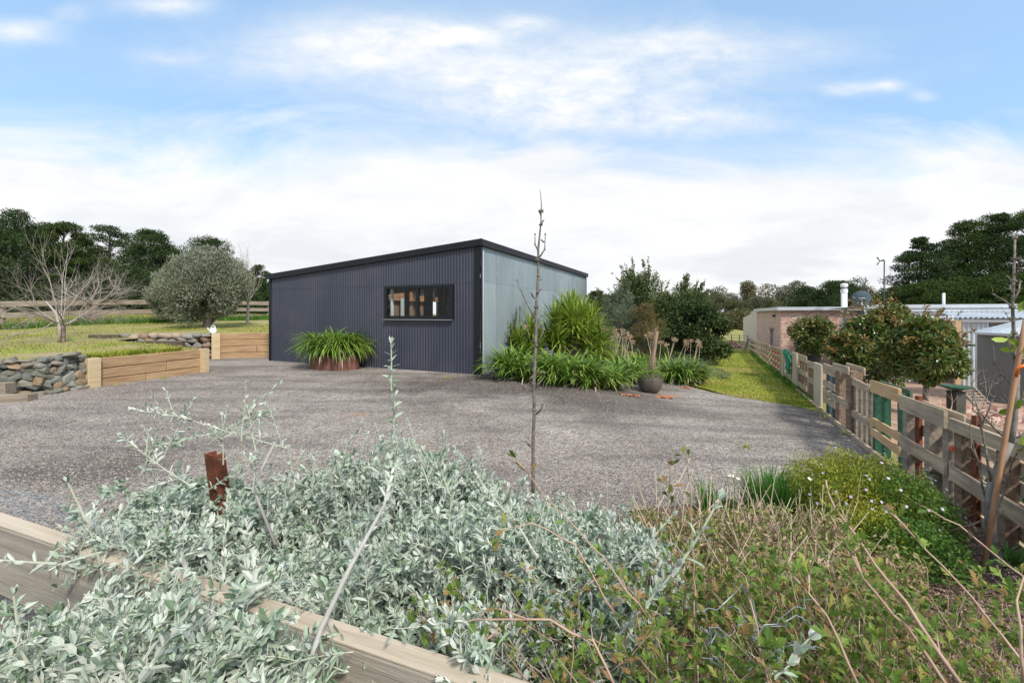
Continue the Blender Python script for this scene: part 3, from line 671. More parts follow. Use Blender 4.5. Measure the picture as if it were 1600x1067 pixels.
pallet(1495,1418,'pale pallet with a wide pale top board and one long lower board',[(.665,.135),(.31,.11)],[.06,.42,.93],.7,P,greywood_m,back=[(.66,.1),(.45,.1),(.25,.1)],bm_=P,thick=.11)
pallet(1416,1368,'pallet with dark green uprights under bright orange pine boards',[(.70,.13),(.33,.085),(.20,.085)],[.08,.62,.95],.78,orangewood_m,greenwood_m,back=[(.72,.10)],bm_=greenwood_m,thick=.08,up_w=.10)
pallet(1367,1338,'pallet with four narrow grey brown uprights between the green pallet and the tall brown pallet',[(.66,.09),(.27,.09)],[.08,.36,.64,.92],.72,P,greywood_m,up_w=.1)
pallet(1339,1312,'tall brown pallet with a thick pale top board',[(.80,.10),(.36,.09)],[.12,.8],.84,P,brownwood_m,back=[(.80,.1)],thick=.16,up_w=.24)
pallet(1311,1292,'pallet with four pale rails over blue painted uprights',[(.70,.15),(.46,.10),(.33,.10),(.20,.10)],[.2,.72],.68,P,bluewood_m,up_w=.22)
pallet(1278,1266,'narrow pallet with two pale rails left of the wide plywood board',[(.67,.12),(.36,.10)],[.15,.5,.85],.68,P,brownwood_m,up_w=.2)
pallet(1265,1252,'narrow dark pallet with three pale rails beneath the potted round tree',[(.74,.12),(.44,.10),(.16,.10)],[.15,.5,.85],.72,P,brownwood_m,up_w=.24)
pallet(1242,1230,'pallet under the green cloth with four rails and dark uprights',[(.68,.12),(.48,.1),(.32,.1),(.16,.1)],[.15,.5,.85],.7,P,brownwood_m,up_w=.25)
pallet(1224,1206,'pallet with faint red uprights at the middle of the fence',[(.70,.12),(.50,.1),(.30,.1),(.12,.1)],[.08,.3,.55,.8],.72,P,redwood_m,up_w=.22)
pallet(1205,1189,'weathered brown pallet next past the faint red one, nearer the brick building',[(.70,.12),(.48,.1),(.28,.1),(.08,.08)],[.05,.3,.55,.8],.74,P,brownwood_m,up_w=.25)
pallet(1188,1173,'farthest pale pallet of the fence, ending below the brick building',[(.70,.14),(.46,.12),(.22,.12)],[.03,.2,.4,.6,.8,.97],.74,P,brownwood_m,up_w=.22)
for (pa, pb_, h, lb) in [(1291,1279,.745,'wide pale plywood board standing in the fence, broadest of the flat boards'),(1251,1243,.80,'narrower pale board standing in the fence right of the green cloth'),(1229,1225,.78,'thin pale board standing in the fence left of the green cloth')]:
    p, q = FP(Yat(pa)), FP(Yat(pb_)); b = B(); b.box((p+q)/2+UP*(h/2-.02)+FN*.06, (np.linalg.norm(q-p), .03, h+.04), (FD,FN,UP), jit=.004)
    tag(b.build('fence_board', mat('ply_'+str(pa), [(.38,.31,.22),(.50,.43,.33),(.55,.48,.38)], 2, .8, .3, 20, vec='gr', stretch=(6,6,1)), None), lb, 'board')
p = FP(Yat(1171)); b = B(); b.beam(p+np.array([-.5,-.3,-.02]), p+np.array([-.15,-.2,.72]), .2, .06, up=(1,0,0)); tag(b.build('leaning_board', brownwood_m), 'short brown board leaning against the far end of the fence', 'board')
b = B()
for Y in np.arange(3.6, 12, 1.7): b.beam(FP(Y,.02,-.1), FP(Y+1.68,.02,-.1), .03, .07, jit=.004)
tag(b.build('kickboard', palepine_m), 'thin pale timber edging along the foot of the pallet fence', 'edging')
# steel star posts (rusty) behind near panels
for Y, lb in ((Yat(1431),'rusty brown steel post behind the wide topped pale pallet'), (Yat(1519),'rusty brown steel post behind the nearest pallet, left of the bare tree')):
    b = B(); b.box(FP(Y,.36,.02), (.035,.035,.78)); tag(b.build('steel_post', rust_m), lb, 'post')
# green cloth, red tag
p = FP(Yat(1240), .62); b = B()
u = np.linspace(0, 1, 9); vv = np.linspace(0, 1, 7)
g_ = np.array([[p + FD*(-.35+.9*a_*(1-.5*c_)) + UP*(.17-.5*c_+.04*math.sin(a_*9)) + FN*(.12+.03*math.sin(a_*14+c_*3)+.02*math.sin(c_*9)) for c_ in vv] for a_ in u]).reshape(-1,3)
i = np.arange(8)[:,None]*7; j = np.arange(6)[None,:]
b.add(g_, np.stack([i+j,i+j+1,i+8+j,i+7+j],-1).reshape(-1,4)); o = b.build('green_cloth', mat('green_cloth', [(.02,.22,.14),(.03,.30,.19)], 3, .8, back=(.02,.25,.16)), smooth=True)
tag(o, 'bright green cloth hanging over the pallet fence', 'cloth')
p = FP(Yat(1515), .50); b = B(); b.box(p+FN*.09, (.035,.012,.03), (FD,FN,UP), jit=.004); b.box(p+FN*.08+FD*.03-UP*.015, (.04,.006,.012), (FD,FN,UP), jit=.003)
tag(b.build('marker_clip', mat('red_plastic', [(.6,.05,.02),(.65,.07,.03)], 3, .4)), 'small bright red plastic clip fixed to the near pallet', 'clip')
# ------------------------------------------------------------------ neighbour's building
C = np.array([13.0, 20.9, -1.35]); E1 = np.array([.4, .9165, 0.]); E1 /= np.linalg.norm(E1); E2 = np.array([E1[1], -E1[0], 0.]); ZR = 1.68
bm = bpy.data.materials.new('brick'); bm.use_nodes = True; t = bm.node_tree; t.nodes.clear(); n = N(t)
oc = n('ShaderNodeTexCoord').outputs['Object']
d1 = n('ShaderNodeVectorMath', {0: oc, 1: tuple(E1+E2)}, operation='DOT_PRODUCT').outputs['Value']
sp = n('ShaderNodeSeparateXYZ', {0: oc})
v = n('ShaderNodeCombineXYZ', {0: d1, 1: sp.outputs[2]}).outputs[0]
br = n('ShaderNodeTexBrick', {'Vector': v, 'Color1': (.40,.17,.13,1), 'Color2': (.62,.42,.34,1), 'Mortar': (.55,.47,.42,1), 'Scale': 1., 'Mortar Size': .011, 'Bias': -.2, 'Brick Width': .24, 'Row Height': .085})
no = n('ShaderNodeTexNoise', {'Vector': n('ShaderNodeMapping', {'Vector': v, 'Scale': (4.2,11.8,1)}).outputs[0], 'Scale': .9, 'Detail': 3.}).outputs[0]
c = n.mix(n('ShaderNodeMapRange', {0: no, 1: .55, 2: .62, 3: 0., 4: .7}).outputs[0], br.outputs[0], (.62,.55,.49,1))
c = n.mix(n('ShaderNodeMapRange', {0: no, 1: .42, 2: .34, 3: 0., 4: .5}).outputs[0], c, (.22,.08,.065,1))
n('ShaderNodeOutputMaterial', {0: n('ShaderNodeBsdfPrincipled', {'Base Color': c, 'Roughness': .9}).outputs[0]})
bld = thing('brick_outbuilding', C, 'long low neighbouring building with patchy red brick end and pale metal roof', 'building')
def slab(b, o, d, nr, t0, t1, z0, z1, th=.2, push=0.): b.box(o+d*(t0+t1)/2+nr*(push-th/2)+UP*((z0+z1)/2), (t1-t0, th, z1-z0), (d, nr, UP))
NF1, NF2 = -E2, -E1
b = B()
DW = (2.3, 3.45, -.02+1.9)
zt = ZR-C[2]-.14
slab(b, C, E1, NF1, 0.2, DW[0], 0, zt); slab(b, C, E1, NF1, DW[1], 9.8, 0, zt); slab(b, C, E1, NF1, DW[0], DW[1], 1.88, zt)
slab(b, C, E2, NF2, 0, 3.2, 0, zt)
b.build('brick_wall', bm, bld)
b = B(); slab(b, C, E1, NF1, DW[0], DW[1], 0, 1.9, .05, -.1); b.build('door', mat('blue_door', [(.16,.22,.26),(.24,.30,.34)], 6, .6, stretch=(3,3,.3)), bld)
b = B(); slab(b, C, E1, NF1, DW[0]-.25, DW[1]+.15, 1.88, 1.96, .1, .06); b.build('lintel', greywood_m, bld)
b = B(); slab(b, C, E1, NF1, 1.6, 1.75, 2.55, 2.66, .12, .13); b.build('wall_lamp', slate_m, bld)
# low cream side wall beyond with falling top
e = C + E1*9.8; d3 = np.array([.42,.9,0]); d3 = np.array([20.6,38.5,0.])-np.array([e[0],e[1],0.]); L3 = np.linalg.norm(d3); d3 /= L3
b = B(); nn = np.array([-d3[1], d3[0], 0])
q = np.array([e, e+d3*L3, e+d3*L3+UP*(1.02-C[2]), e+UP*zt]); b.add(np.r_[q, q-nn*.15], np.array([[0,3,2,1],[4,5,6,7],[3,7,6,2],[0,1,5,4],[1,2,6,5]])); b.build('side_wall', cream_m, bld)
# roof: flat sheet with fascia
b = B(); RB = C+E1*4.9+E2*6
b.add([C+NF1*.15+NF2*.15+UP*(ZR-C[2]), C+E2*14+NF2*.15+UP*(ZR-C[2]), C+E2*14+E1*10+UP*(ZR-C[2]-.1), C+E1*10+NF1*.15+UP*(ZR-C[2]-.02)], np.array([[0,1,2,3]])); b.build('roof', zinc_m, bld)
b = B(); b.beam(C+NF1*.17+NF2*.19+UP*(ZR-C[2]-.08), C+NF1*.17+E1*9.9+UP*(ZR-C[2]-.08), .04, .16); b.beam(C+NF2*.17+NF1*.17+UP*(ZR-C[2]-.08), C+NF2*.17+E2*14+UP*(ZR-C[2]-.08), .04, .16); b.build('fascia', zinc_m, bld)
# front run in sheet metal, highlight windows, verandah
b = B(); corr(b, C, E2, NF2, 3.2, 14, k(0), k(zt), amp=.02, push=-.06, pitch=.16, seg=6); b.build('metal_wall', zinc_m, bld, smooth=True)
for t0 in (3.0, 3.95):
    b = B(); slab(b, C, E2, NF2, t0, t0+.75, zt-.32, zt-.02, .04, .03); b.build('window', mat('dark_glass%d' % int(t0), [(.10,.13,.16),(.14,.17,.2)], 3, .15), bld)
b = B(); slab(b, C, E2, NF2, 2.9, 4.9, zt-.40, zt-.33, .06, .06); b.build('sill', white_m, bld)
# verandah block nearer on the right
V = np.array([12.15, 14.9, -1.15]); 
vr = thing('verandah_building', V, 'low shed behind the round trees with a corrugated verandah roof and pale iron wall', 'building')
ZV = 1.66 - V[2]; VW = 9.0
b = B(); b.beam(V+UP*(ZV-.06), V+E2*VW+UP*(ZV-.06), .05, .12); b.beam(V+UP*(ZV-.19)+E1*.03, V+E2*VW+UP*(ZV-.19)+E1*.03, .05, .09); b.build('fascia', zinc_m, vr)
b = B(); b.add([V+UP*ZV, V+E2*VW+UP*ZV, V+E2*VW+E1*5+UP*(ZV-.12), V+E1*5+UP*(ZV-.12)], np.array([[0,1,2,3]])); b.build('roof', zinc_m, vr)
b = B(); ts = np.arange(2.0, VW, .02); 
lo = np.array([V+E2*q-E1*1.0+UP*(ZV-.42+.022*math.sin(q/.12*2*PI)) for q in ts]); hi = np.array([V+E2*q-E1*.04+UP*(ZV-.25+.022*math.sin(q/.12*2*PI)) for q in ts]); m_ = len(ts)
b.add(np.r_[lo,hi], np.array([[i,i+1,m_+i+1,m_+i] for i in range(m_-1)])); b.build('verandah_roof', zinc_m, vr, smooth=True)
b = B(); b.beam(V+E2*2.15-E1*.85+UP*(ZV-.52), V+E2*VW-E1*.85+UP*(ZV-.52), .1, .09); b.build('gutter', white_m, vr, bevel=.01)
b = B(); corr(b, V-E1*.8, E2, NF2, 2.15, 2.8, k(0), k(ZV-.56), amp=.02, pitch=.11, seg=6); b.build('iron_wall', zinc_m, vr, smooth=True)
b = B(); corr(b, V-E1*.3, E2, NF2, 2.8, VW, k(0), k(ZV-.45), amp=.02, pitch=.16, seg=6); corr(b, V, E2, NF2, 0, 2.0, k(0), k(ZV-.26), amp=.02, pitch=.2, seg=6); b.build('rear_sheeting', mat('dull_sheet', [(.27,.30,.31),(.36,.38,.39)], 2, .5), vr, smooth=True)
b = B(); b.box(V-E1*.9+E2*2.05+UP*(ZV*.5-.25), (.13,.1,ZV-.5), (E2,E1,UP)); b.build('post', orangewood_m, vr)
b = B()
for i in range(9): b.box(V-E1*.95+E2*(1.2+.09*i)+UP*(ZV-.55), (.03,.02,.36), (E2,E1,UP))
for i in range(4): b.box(V-E1*.97+E2*1.57+UP*(ZV-.68+.09*i), (.8,.02,.025), (E2,E1,UP))
b.build('lattice', white_m, vr)
# tank
tcn = np.array([16.9, 14.2, -1.1]); 
tcn = np.array([at(1640,500,10.5).x, 10.5, -.85])
tk = thing('water_tank', tcn, 'large round grey water tank with a shallow conical lid', 'water tank')
RT = 1.2
HT = 1.35-(519-HY)/F*11.2 - tcn[2]
b = B(); b.lathe(tcn, [(RT,0),(RT,HT)], 64); b.build('shell', tank_m, tk, smooth=True)
b = B(); b.lathe(tcn, [(RT+.01,HT-.06),(RT+.06,HT-.05),(RT+.06,HT+.01),(RT-.02,HT+.02),(.1,HT+.42),(0,HT+.43)], 64); b.build('lid', zinc_m, tk, smooth=False)
b = B()
for q in np.arange(0, 2*PI, PI/16): b.tube([tcn+np.array([math.cos(q)*RT,math.sin(q)*RT,HT+.03]), tcn+np.array([math.cos(q)*.1,math.sin(q)*.1,HT+.44])], .012, 4)
b.build('lid_ribs', zinc_m, tk)
# flue, dish, anemometer mast, thin pipe: stand on the roofs
def standing(px, ytop, Y, zb): 
    x = (px-800)/F*Y; return np.array([x, Y, zb]), H-(ytop-HY)/F*Y
p, zt2 = standing(1319, 443, 19.2, .2); fl = thing('flue_pipe', p, 'stout white flue pipe with a slotted cap above the roof', 'flue')
b = B(); b.tube([p-UP*1.3, p+UP*(zt2-.2-p[2])], .115, 20); b.build('pipe', white_m, fl, smooth=True)
b = B(); b.lathe([p[0],p[1],zt2-.42], [(.116,0),(.135,.02),(.135,.14),(.12,.16),(.12,.27),(.14,.28),(.14,.38),(.10,.42),(0,.43)], 20); b.build('cap', white_m, fl, smooth=False)
b = B()
for q in np.arange(0, 2*PI, PI/8): b.box([p[0]+.122*math.cos(q), p[1]+.122*math.sin(q), zt2-.205], (.02,.02,.08)); 
b.build('vent_slots', slate_m, fl)
p, _ = standing(1350, 470, 18.5, 1.66); ds = thing('satellite_dish', p, 'dark round satellite dish on a bracket on the roof beside the flue', 'satellite dish')
c0 = np.array([at(1346,468,18.5).x, 18.5, at(1346,468,18.5).z]); b = B()
nd = np.array([.45,.85,.3]); nd /= np.linalg.norm(nd); ux = np.cross(nd, UP); ux /= np.linalg.norm(ux); uy = np.cross(ux, nd)
rr = np.linspace(0, .36, 6); aa = np.linspace(0, 2*PI, 24, endpoint=False)
v = np.array([c0+ux*r*math.cos(q)+uy*r*math.sin(q)*1.02+nd*(r*r*.9) for r in rr for q in aa]); i = np.arange(5)[:,None]*24; j = np.arange(24)[None,:]
b.add(v, np.stack([i+j,i+(j+1)%24,i+24+(j+1)%24,i+24+j],-1).reshape(-1,4)); b.build('reflector', mat('dish_grey', [(.05,.075,.095),(.07,.095,.115)], 3, .5), ds, smooth=True)
b = B(); b.tube([p-UP*.1+ux*.05, c0-nd*.08-UP*.25, c0-nd*.02], .022, 8); b.tube([c0-nd*.05-UP*.2, c0+ux*.35-UP*.32], .014, 6); b.tube([c0-nd*.05+ux*.12+UP*.07, c0-nd*.05-ux*.12+UP*.07], .014, 6); b.build('bracket', mat('bracket_pale', [(.4,.42,.43),(.5,.52,.53)], 3, .4), ds, smooth=True)
p, zt2 = standing(1381, 408, 19.0, 1.55); ms = thing('wind_gauge_mast', p, 'thin pole with small wind gauge cups standing above the roof', 'mast')
b = B(); b.tube([p, np.array([p[0]+.02,p[1],zt2])], .024, 6); b.build('pole', slate_m, ms)
top = np.array([p[0]+.02, p[1], zt2]); b = B(); b.tube([top+np.array([.05,0,0]), top+np.array([-.2,0,.0])], .018, 5)
hub = top+np.array([-.2,0,0])
for q in (2.2, 4.1, .3): b.tube([hub, hub+np.array([.2*math.cos(q), 0, .2*math.sin(q)])], [.016,.03], 5)
b.build('gauge', slate_m, ms)
p, zt2 = standing(1474.5, 458, 17., 1.5); b = B(); b.tube([p, np.array([p[0],p[1],zt2])], .045, 10); tag(b.build('vent_pipe', white_m, smooth=True), 'thin white vent pipe rising behind the roof near the pines', 'pipe')
# birdbath
p = gnd(1494, 640); p = np.array([*at(1494,640,7.2)[:2], 0]); p[2] = ground_z(p[0], p[1]); zt2 = H-(603-HY)/F*7.2
bt = thing('bird_bath', p, 'dark green bird bath on a square pedestal beyond the pallet fence', 'bird bath')
b = B(); b.lathe([p[0],p[1],zt2-.06], [(0,0),(.08,0),(.19,.035),(.205,.06),(.19,.055),(.05,.03),(0,.03)], 24); b.build('bowl', greenwood_m, bt, smooth=True)
b = B(); b.box([p[0],p[1],(p[2]+zt2)/2-.05], (.17,.17,zt2-p[2]-.06)); b.build('pedestal', mat('mossy_grey', [(.05,.055,.045),(.09,.09,.075)], 5, .9), bt, bevel=.01)
# rubble heaps
def heap(name, c, rx, ry, hh, nn_, size, m, label, cat):
    b = B()
    for i in range(nn_):
        q = rng.uniform(0, 2*PI); r = rng.random()**.6; x = c[0]+rx*r*math.cos(q); y = c[1]+ry*r*math.sin(q)
        b.box((x, y, ground_z(x, y)+hh*(1-r)*rng.uniform(.2,1)+.03), (size*rng.uniform(.6,1.1), size*.5, size*.35), axes((math.cos(q*7), math.sin(q*5)+.1), rng.normal()*.4), jit=size*.06)
    return tag(b.build(name, m), label, cat)
c_ = gnd(1142, 542); heap('brick_pile', c_, .9, .8, .38, 170, .23, rubble_m, 'heap of old red bricks at the far end of the grassy lane', 'brick pile')
heap('rubble_pile', (at(1570,600,8.3).x, 8.3, 0), 1.5, .5, .16, 230, .25, rubble_m, 'spread of pale broken brick and stone rubble in front of the tank', 'rubble pile')
c_ = np.array([at(1528,580,9.7).x, 9.7, 0]); c_[2] = ground_z(c_[0], c_[1]); b = B()
for i in range(6): b.beam(c_+np.array([-.2,.06*i-.1,.10+.055*i]), c_+np.array([.2,.06*i-.1,.10+.055*i]), .06, .02)
b.beam(c_+np.array([-.17,-.2,0]), c_+np.array([-.17,.25,.42]), .03, .06); b.beam(c_+np.array([.17,-.2,0]), c_+np.array([.17,.25,.42]), .03, .06)
tag(b.build('leaning_pallet', greywood_m), 'old grey slatted pallet propped up in front of the white iron wall', 'pallet')
# far wire fence and dry field rails at the lane's end
pw = [gnd(px, py) for px, py in ((1085,541),(1143,537),(1168,539))]
wf = thing('wire_fence', pw[0], 'low post and wire paddock fence beyond the brick pile', 'fence')
for p in pw + [(pw[1]+pw[2])/2, (pw[0]+pw[1])/2]:
    b = B(); b.tube([np.array(p), np.array(p)+UP*.75], .04, 6); b.build('post', greywood_m, wf)
b = B()
for h in (.25,.5,.7):
    for p, q in zip(pw[:-1], pw[1:]): b.tube([np.array(p)+UP*h, np.array(q)+UP*h], .012, 4)
b.build('wires', greywood_m, wf)
# ------------------------------------------------------------------ background pines
def pine(loc, h, w, label, m, group, n_leaf=7000, flat=.5, bare=.3, seed=0, leaf=.42, name='pine_tree', lump=26, cat='tree', extra=None):
    loc = np.asarray(loc, float); th = thing(name, loc, label, cat, group)
    b = B(); top = loc+UP*h*.93
    pts = np.array([loc-UP*.5, loc+np.array([w*.02,0,h*.3]), loc+np.array([-w*.02,0,h*.65]), top]); b.tube(pts, [h*.022,h*.018,h*.012,h*.004], 7)
    c = B(); st = rng.uniform(0, 6)
    for i in range(lump):
        z = bare + (1-bare)*(i+.5)/lump; a_ = st+i*2.4
        prof = math.sin(PI*min(1, (z-bare)/(1-bare)*.82+.18))**.6
        R = w*.5*prof*rng.uniform(.45, .82); q = loc+np.array([R*math.cos(a_), R*math.sin(a_), h*z*rng.uniform(.95,1.03)])
        s = w*.5*rng.uniform(.28,.46)*(.7+.3*prof)
        b.tube([loc+UP*h*z*.88, (loc+UP*h*z*.88+q)/2+UP*.02*h, q], [h*.006,h*.004,h*.002], 4, cap=False)
        blob_leaves(c, q, (s, s, s*flat), int(n_leaf*2.9)//lump, leaf*.72, leaf*.26, shell=.25, outward=.55)
    b.build('trunk', barkdark_m, th); c.build('crown', m, th); return th
G1 = 'dark pines beyond the left paddock'
G1b = 'low dark scrub pines behind the paddock fence'
def pxtree(px, ytop, Y, zb): 
    return np.array([(px-800)/F*Y, Y, zb]), H-(ytop-HY)/F*Y-zb
for px, yt, Y, w_, lb, fl, ba, nl, lu in [
    (-30,338,50,9,'dark pine at the left picture edge, partly out of frame',.6,.1,8000,30),
    (22,338,56,9,'tall broad dark pine behind the bare fruit tree, leftmost full one',.6,.12,9000,34),
    (66,352,60,7,'dark pine with a ragged crown right behind the bare fruit tree',.6,.12,7000,28),
    (100,345,55,6,'narrow topped dark pine just right of the bare fruit tree trunk',.55,.12,7000,28),
    (128,372,62,6,'lower dark pine filling the gap before the flat topped pine',.6,.1,6000,24),
    (172,354,64,9.5,'flat topped open pine with sky showing through its tiers',.32,.5,3600,20),
    (160,405,60,9,'low dark pine under the flat topped pine',.6,.05,6500,26),
    (236,360,60,8.5,'dense rounded dark pine left of the olive tree',.6,.1,9000,34),
    (205,420,56,8,'low dark pine thicket tree behind the rail fence',.6,.05,6000,26),
    (262,385,66,7,'dark pine peeping out just left of the olive crown',.6,.08,6000,26),
    (325,373,66,10,'dark pine rising directly behind the olive tree',.55,.1,8000,34),
    (372,415,70,6,'dark pine right of the olive, behind the pale young tree',.6,.1,5000,22),
    (402,418,66,4.5,'small ragged dark pine beside the shed corner',.5,.2,3500,18)]:
    loc, h = pxtree(px, yt, Y, 1.2); pine(loc, h, w_, lb, pine_m if rng.random() < .6 else pineb_m, G1, nl, fl, ba, lump=lu, leaf=.40)
for px in range(-60, 430, 34):
    loc, h = pxtree(px+rng.uniform(-8,8), rng.uniform(438,458), 54+rng.uniform(-3,3), 1.1); pine(loc, h+.4, 6.5, 'low dark scrub pine in the continuous row behind the paddock fence', pine_m, G1b, 3600, .5, .0, lump=20, leaf=.36, name='scrub_pine')
G2 = 'tall pines behind the neighbouring building'
for px, yt, Y, w_, lb, fl, ba, nl, lu, mm in [
    (1440,378,62,8.5,'left one of the tall pines, with an open layered crown',.42,.25,8000,30,pine_m),
    (1478,392,66,7,'dark pine tucked between the open layered pine and its taller neighbour',.5,.1,6000,26,pine_m),
    (1512,347,66,9.5,'tall warm green pine with a pointed feathery crown',.5,.12,12000,38,pineb_m),
    (1562,338,64,10,'tallest broad pine behind the bare tree tips',.5,.1,13000,40,pine_m),
    (1612,330,64,11,'tall pine cut by the right picture edge',.5,.1,11000,38,pineb_m)]:
    loc, h = pxtree(px, yt, Y, -1.0); pine(loc, h, w_, lb, mm, G2, nl, fl, ba, lump=lu, leaf=.42)
for i, (px, yt, Y, w_) in enumerate([(1395,452,60,7),(1425,445,56,7),(1465,440,54,8),(1505,436,54,8),(1548,432,53,9),(1592,430,52,9),(1640,430,52,9)]):
    loc, h = pxtree(px, yt, Y, -1.0); pine(loc, h, w_, 'low bushy pine of the dense green row under the tall pines', pineb_m, 'low pine row under the tall pines', 7000, .45, .02, lump=26, leaf=.34, name='low_pine')
# ------------------------------------------------------------------ far eucalypt wood
protos = []
def euc(loc, h, w, m, n_leaf=2600, lump=9, lo=.25):
    th = thing('eucalypt', loc, 'olive grey eucalypt in the far wooded slope', 'tree', 'eucalypts of the far wooded slope')
    loc = np.asarray(loc, float); b = B(); c = B()
    b.tube([loc-UP, loc+np.array([w*.03,0,h*.4]), loc+np.array([0,0,h*.75])], [h*.02,h*.015,h*.008], 5)
    for i in range(lump):
        z = lo+(1-lo)*rng.random()**.8; a_ = rng.uniform(0,2*PI); R = w*.5*math.sin(PI*min(.95,max(.2,z)))**.5*rng.uniform(.2,.7)
        q = loc+np.array([R*math.cos(a_), R*math.sin(a_), h*z*.9]); s = w*rng.uniform(.17,.27)
        b.tube([loc+UP*h*z*.5, q], [h*.008,h*.003], 4, cap=False)
        blob_leaves(c, q, (s,s,s*.7), n_leaf*2//lump, .42, .2, shell=.3)
    b.build('trunk', barkdark_m, th); c.build('crown', m, th); return th
for k_, m in enumerate([euc_m, eucb_m, pine_m, euc_m, eucb_m]): protos.append(euc((0,0,0), 10, 9, m, lo=.12+.04*k_))
used = set()
sky_line = [(930,457),(960,455),(1000,452),(1040,450),(1080,447),(1115,440),(1145,452),(1168,437),(1200,438),(1225,440),(1248,432),(1270,442),(1290,447),(1310,437),(1332,428),(1355,441),(1385,447),(1410,450)]
spots = []
for px, yt in sky_line: spots.append((px, yt, 150))
for px in np.arange(935, 1420, 19): spots.append((px, rng.uniform(453, 466), 125))
for px in np.arange(925, 1420, 24): spots.append((px, rng.uniform(470, 484), 100))
special = {1248: 'far pale limbed eucalypt with an open flat crown on the skyline', 1332: 'far dark round topped tree standing highest on the wooded skyline'}
for i, (px, yt, Y) in enumerate(spots):
    kk = 2 if px == 1332 else int(rng.integers(0, 5)); 
    if rng.random() < .75 and kk == 2: kk = 0
    pr = protos[kk]
    o = pr if kk not in used else copy_tree(pr); used.add(kk)
    loc, h = pxtree(px, yt+3, Y+rng.uniform(-6,6), -1.0)
    s = h/10; o.location = loc; o.scale = (s*rng.uniform(.75,1.1),)*2+(s,); o.rotation_euler = (0,0,rng.uniform(0,6.28))
    if px in special and Y == 150: o['label'] = special[px]
for kk in range(5):
    if kk not in used: protos[kk].location = (60+kk*9, 140, -1)
for px, yt, Y, w_, lb in [(1150,492,70,8,'low yellow green round bush in the far paddock'), (1262,452,95,11,'dark broad conifer in front of the olive wood'), (1306,440,90,10,'dark green conifer left of the white flue pipe')]:
    loc, h = pxtree(px, yt, Y, -1.0); pine(loc, h, w_, lb, pine_m if px > 1200 else grassd_m and eucb_m, 'scattered trees before the far wood', 5000, .6, .02, lump=18, leaf=.5, name='paddock_tree')
for px, yt in ((925,458),(940,456)):
    loc, h = pxtree(px, yt, 80, -.5); pine(loc, h, 5, 'small dark tree peeping past the galvanised shed wall', pine_m, 'small dark trees past the shed', 1500, .6, .1, lump=10, leaf=.5, name='distant_tree')
# ------------------------------------------------------------------ trees on the raised lawn
def bare_tree(name, loc, label, trunk_h, r, d0, n_main, L, depth, spread, m1, m2, up=.1, flatten=1., cat='tree', kids=(3,4), shrink=.72, group=None, wob=.14):
    loc = np.asarray(loc, float); th = thing(name, loc, label, cat, group)
    b = B(); top = loc+np.array([d0[0]*trunk_h, d0[1]*trunk_h, trunk_h])
    b.tube([loc-UP*.1, (loc+top)/2+np.array([.01,0,0]), top], [r*1.2, r, r*.9], 9, cap=False); b.build('trunk', m1, th, smooth=True)
    c = B()
    for i in range(n_main):
        a_ = i*2*PI/n_main+rng.uniform(-.3,.3); d = np.array([math.cos(a_), math.sin(a_), flatten*rng.uniform(.5,1.2)])
        grow(c, top, d, L*rng.uniform(.8,1.2), r*.38, depth, spread, kids, shrink, up, wob=wob, k=6, segs=5)
    c.build('branches', m2, th, smooth=True); return th
t1 = gnd(97, 533, lawn_z)
rng_state = rng.bit_generator.state
barktwig_m = mat('twig_brown_grey', [(.20,.17,.15),(.33,.30,.275)], 14, .8)
bt1 = bare_tree('fruit_tree', t1, 'wide spreading leafless fruit tree with pale twigs on the raised lawn', .42, .06, (.05,0), 8, 1.05, 5, .5, barkred_m, barktwig_m, up=.0, flatten=.55, kids=(2,4), shrink=.77, wob=.11)
b = B()
for i in range(3):
    a_ = rng.uniform(0, 6.28); grow(b, np.array(t1)+UP*.45, np.array([math.cos(a_)*.25, math.sin(a_)*.25, 1.3]), 1.5, .011, 3, .4, (2,4), .6, .3, k=4, segs=4)
b.build('upright_shoots', barkpale_m, bt1)
b = B(); b.tube([np.array(t1)+np.array([.03,-.1,-.05]), np.array(t1)+np.array([.05,-.11,.35]), np.array(t1)+np.array([-.06,-.1,.75]), np.array(t1)+np.array([-.32,-.1,1.05])], [.04,.035,.025,.015], 7); b.build('pale_sucker', white_m if False else barkpale_m, bt1, smooth=True)
t2 = gnd(148, 507, lawn_z)
bare_tree('fruit_tree', t2, 'smaller leafless fruit tree with a brown trunk beside the rail fence', .9, .13, (-.05,0), 5, 1.0, 4, .6, barkred_m, barktwig_m, up=.05, flatten=.5)
t3 = gnd(386, 509, lawn_z)
bare_tree('young_tree', t3, 'slender leafless young tree with upright shoots near the shed corner', 1.0, .06, (.05,0), 7, 1.05, 3, .22, barkpale_m, barktwig_m, up=.45, flatten=2.0, kids=(3,4))
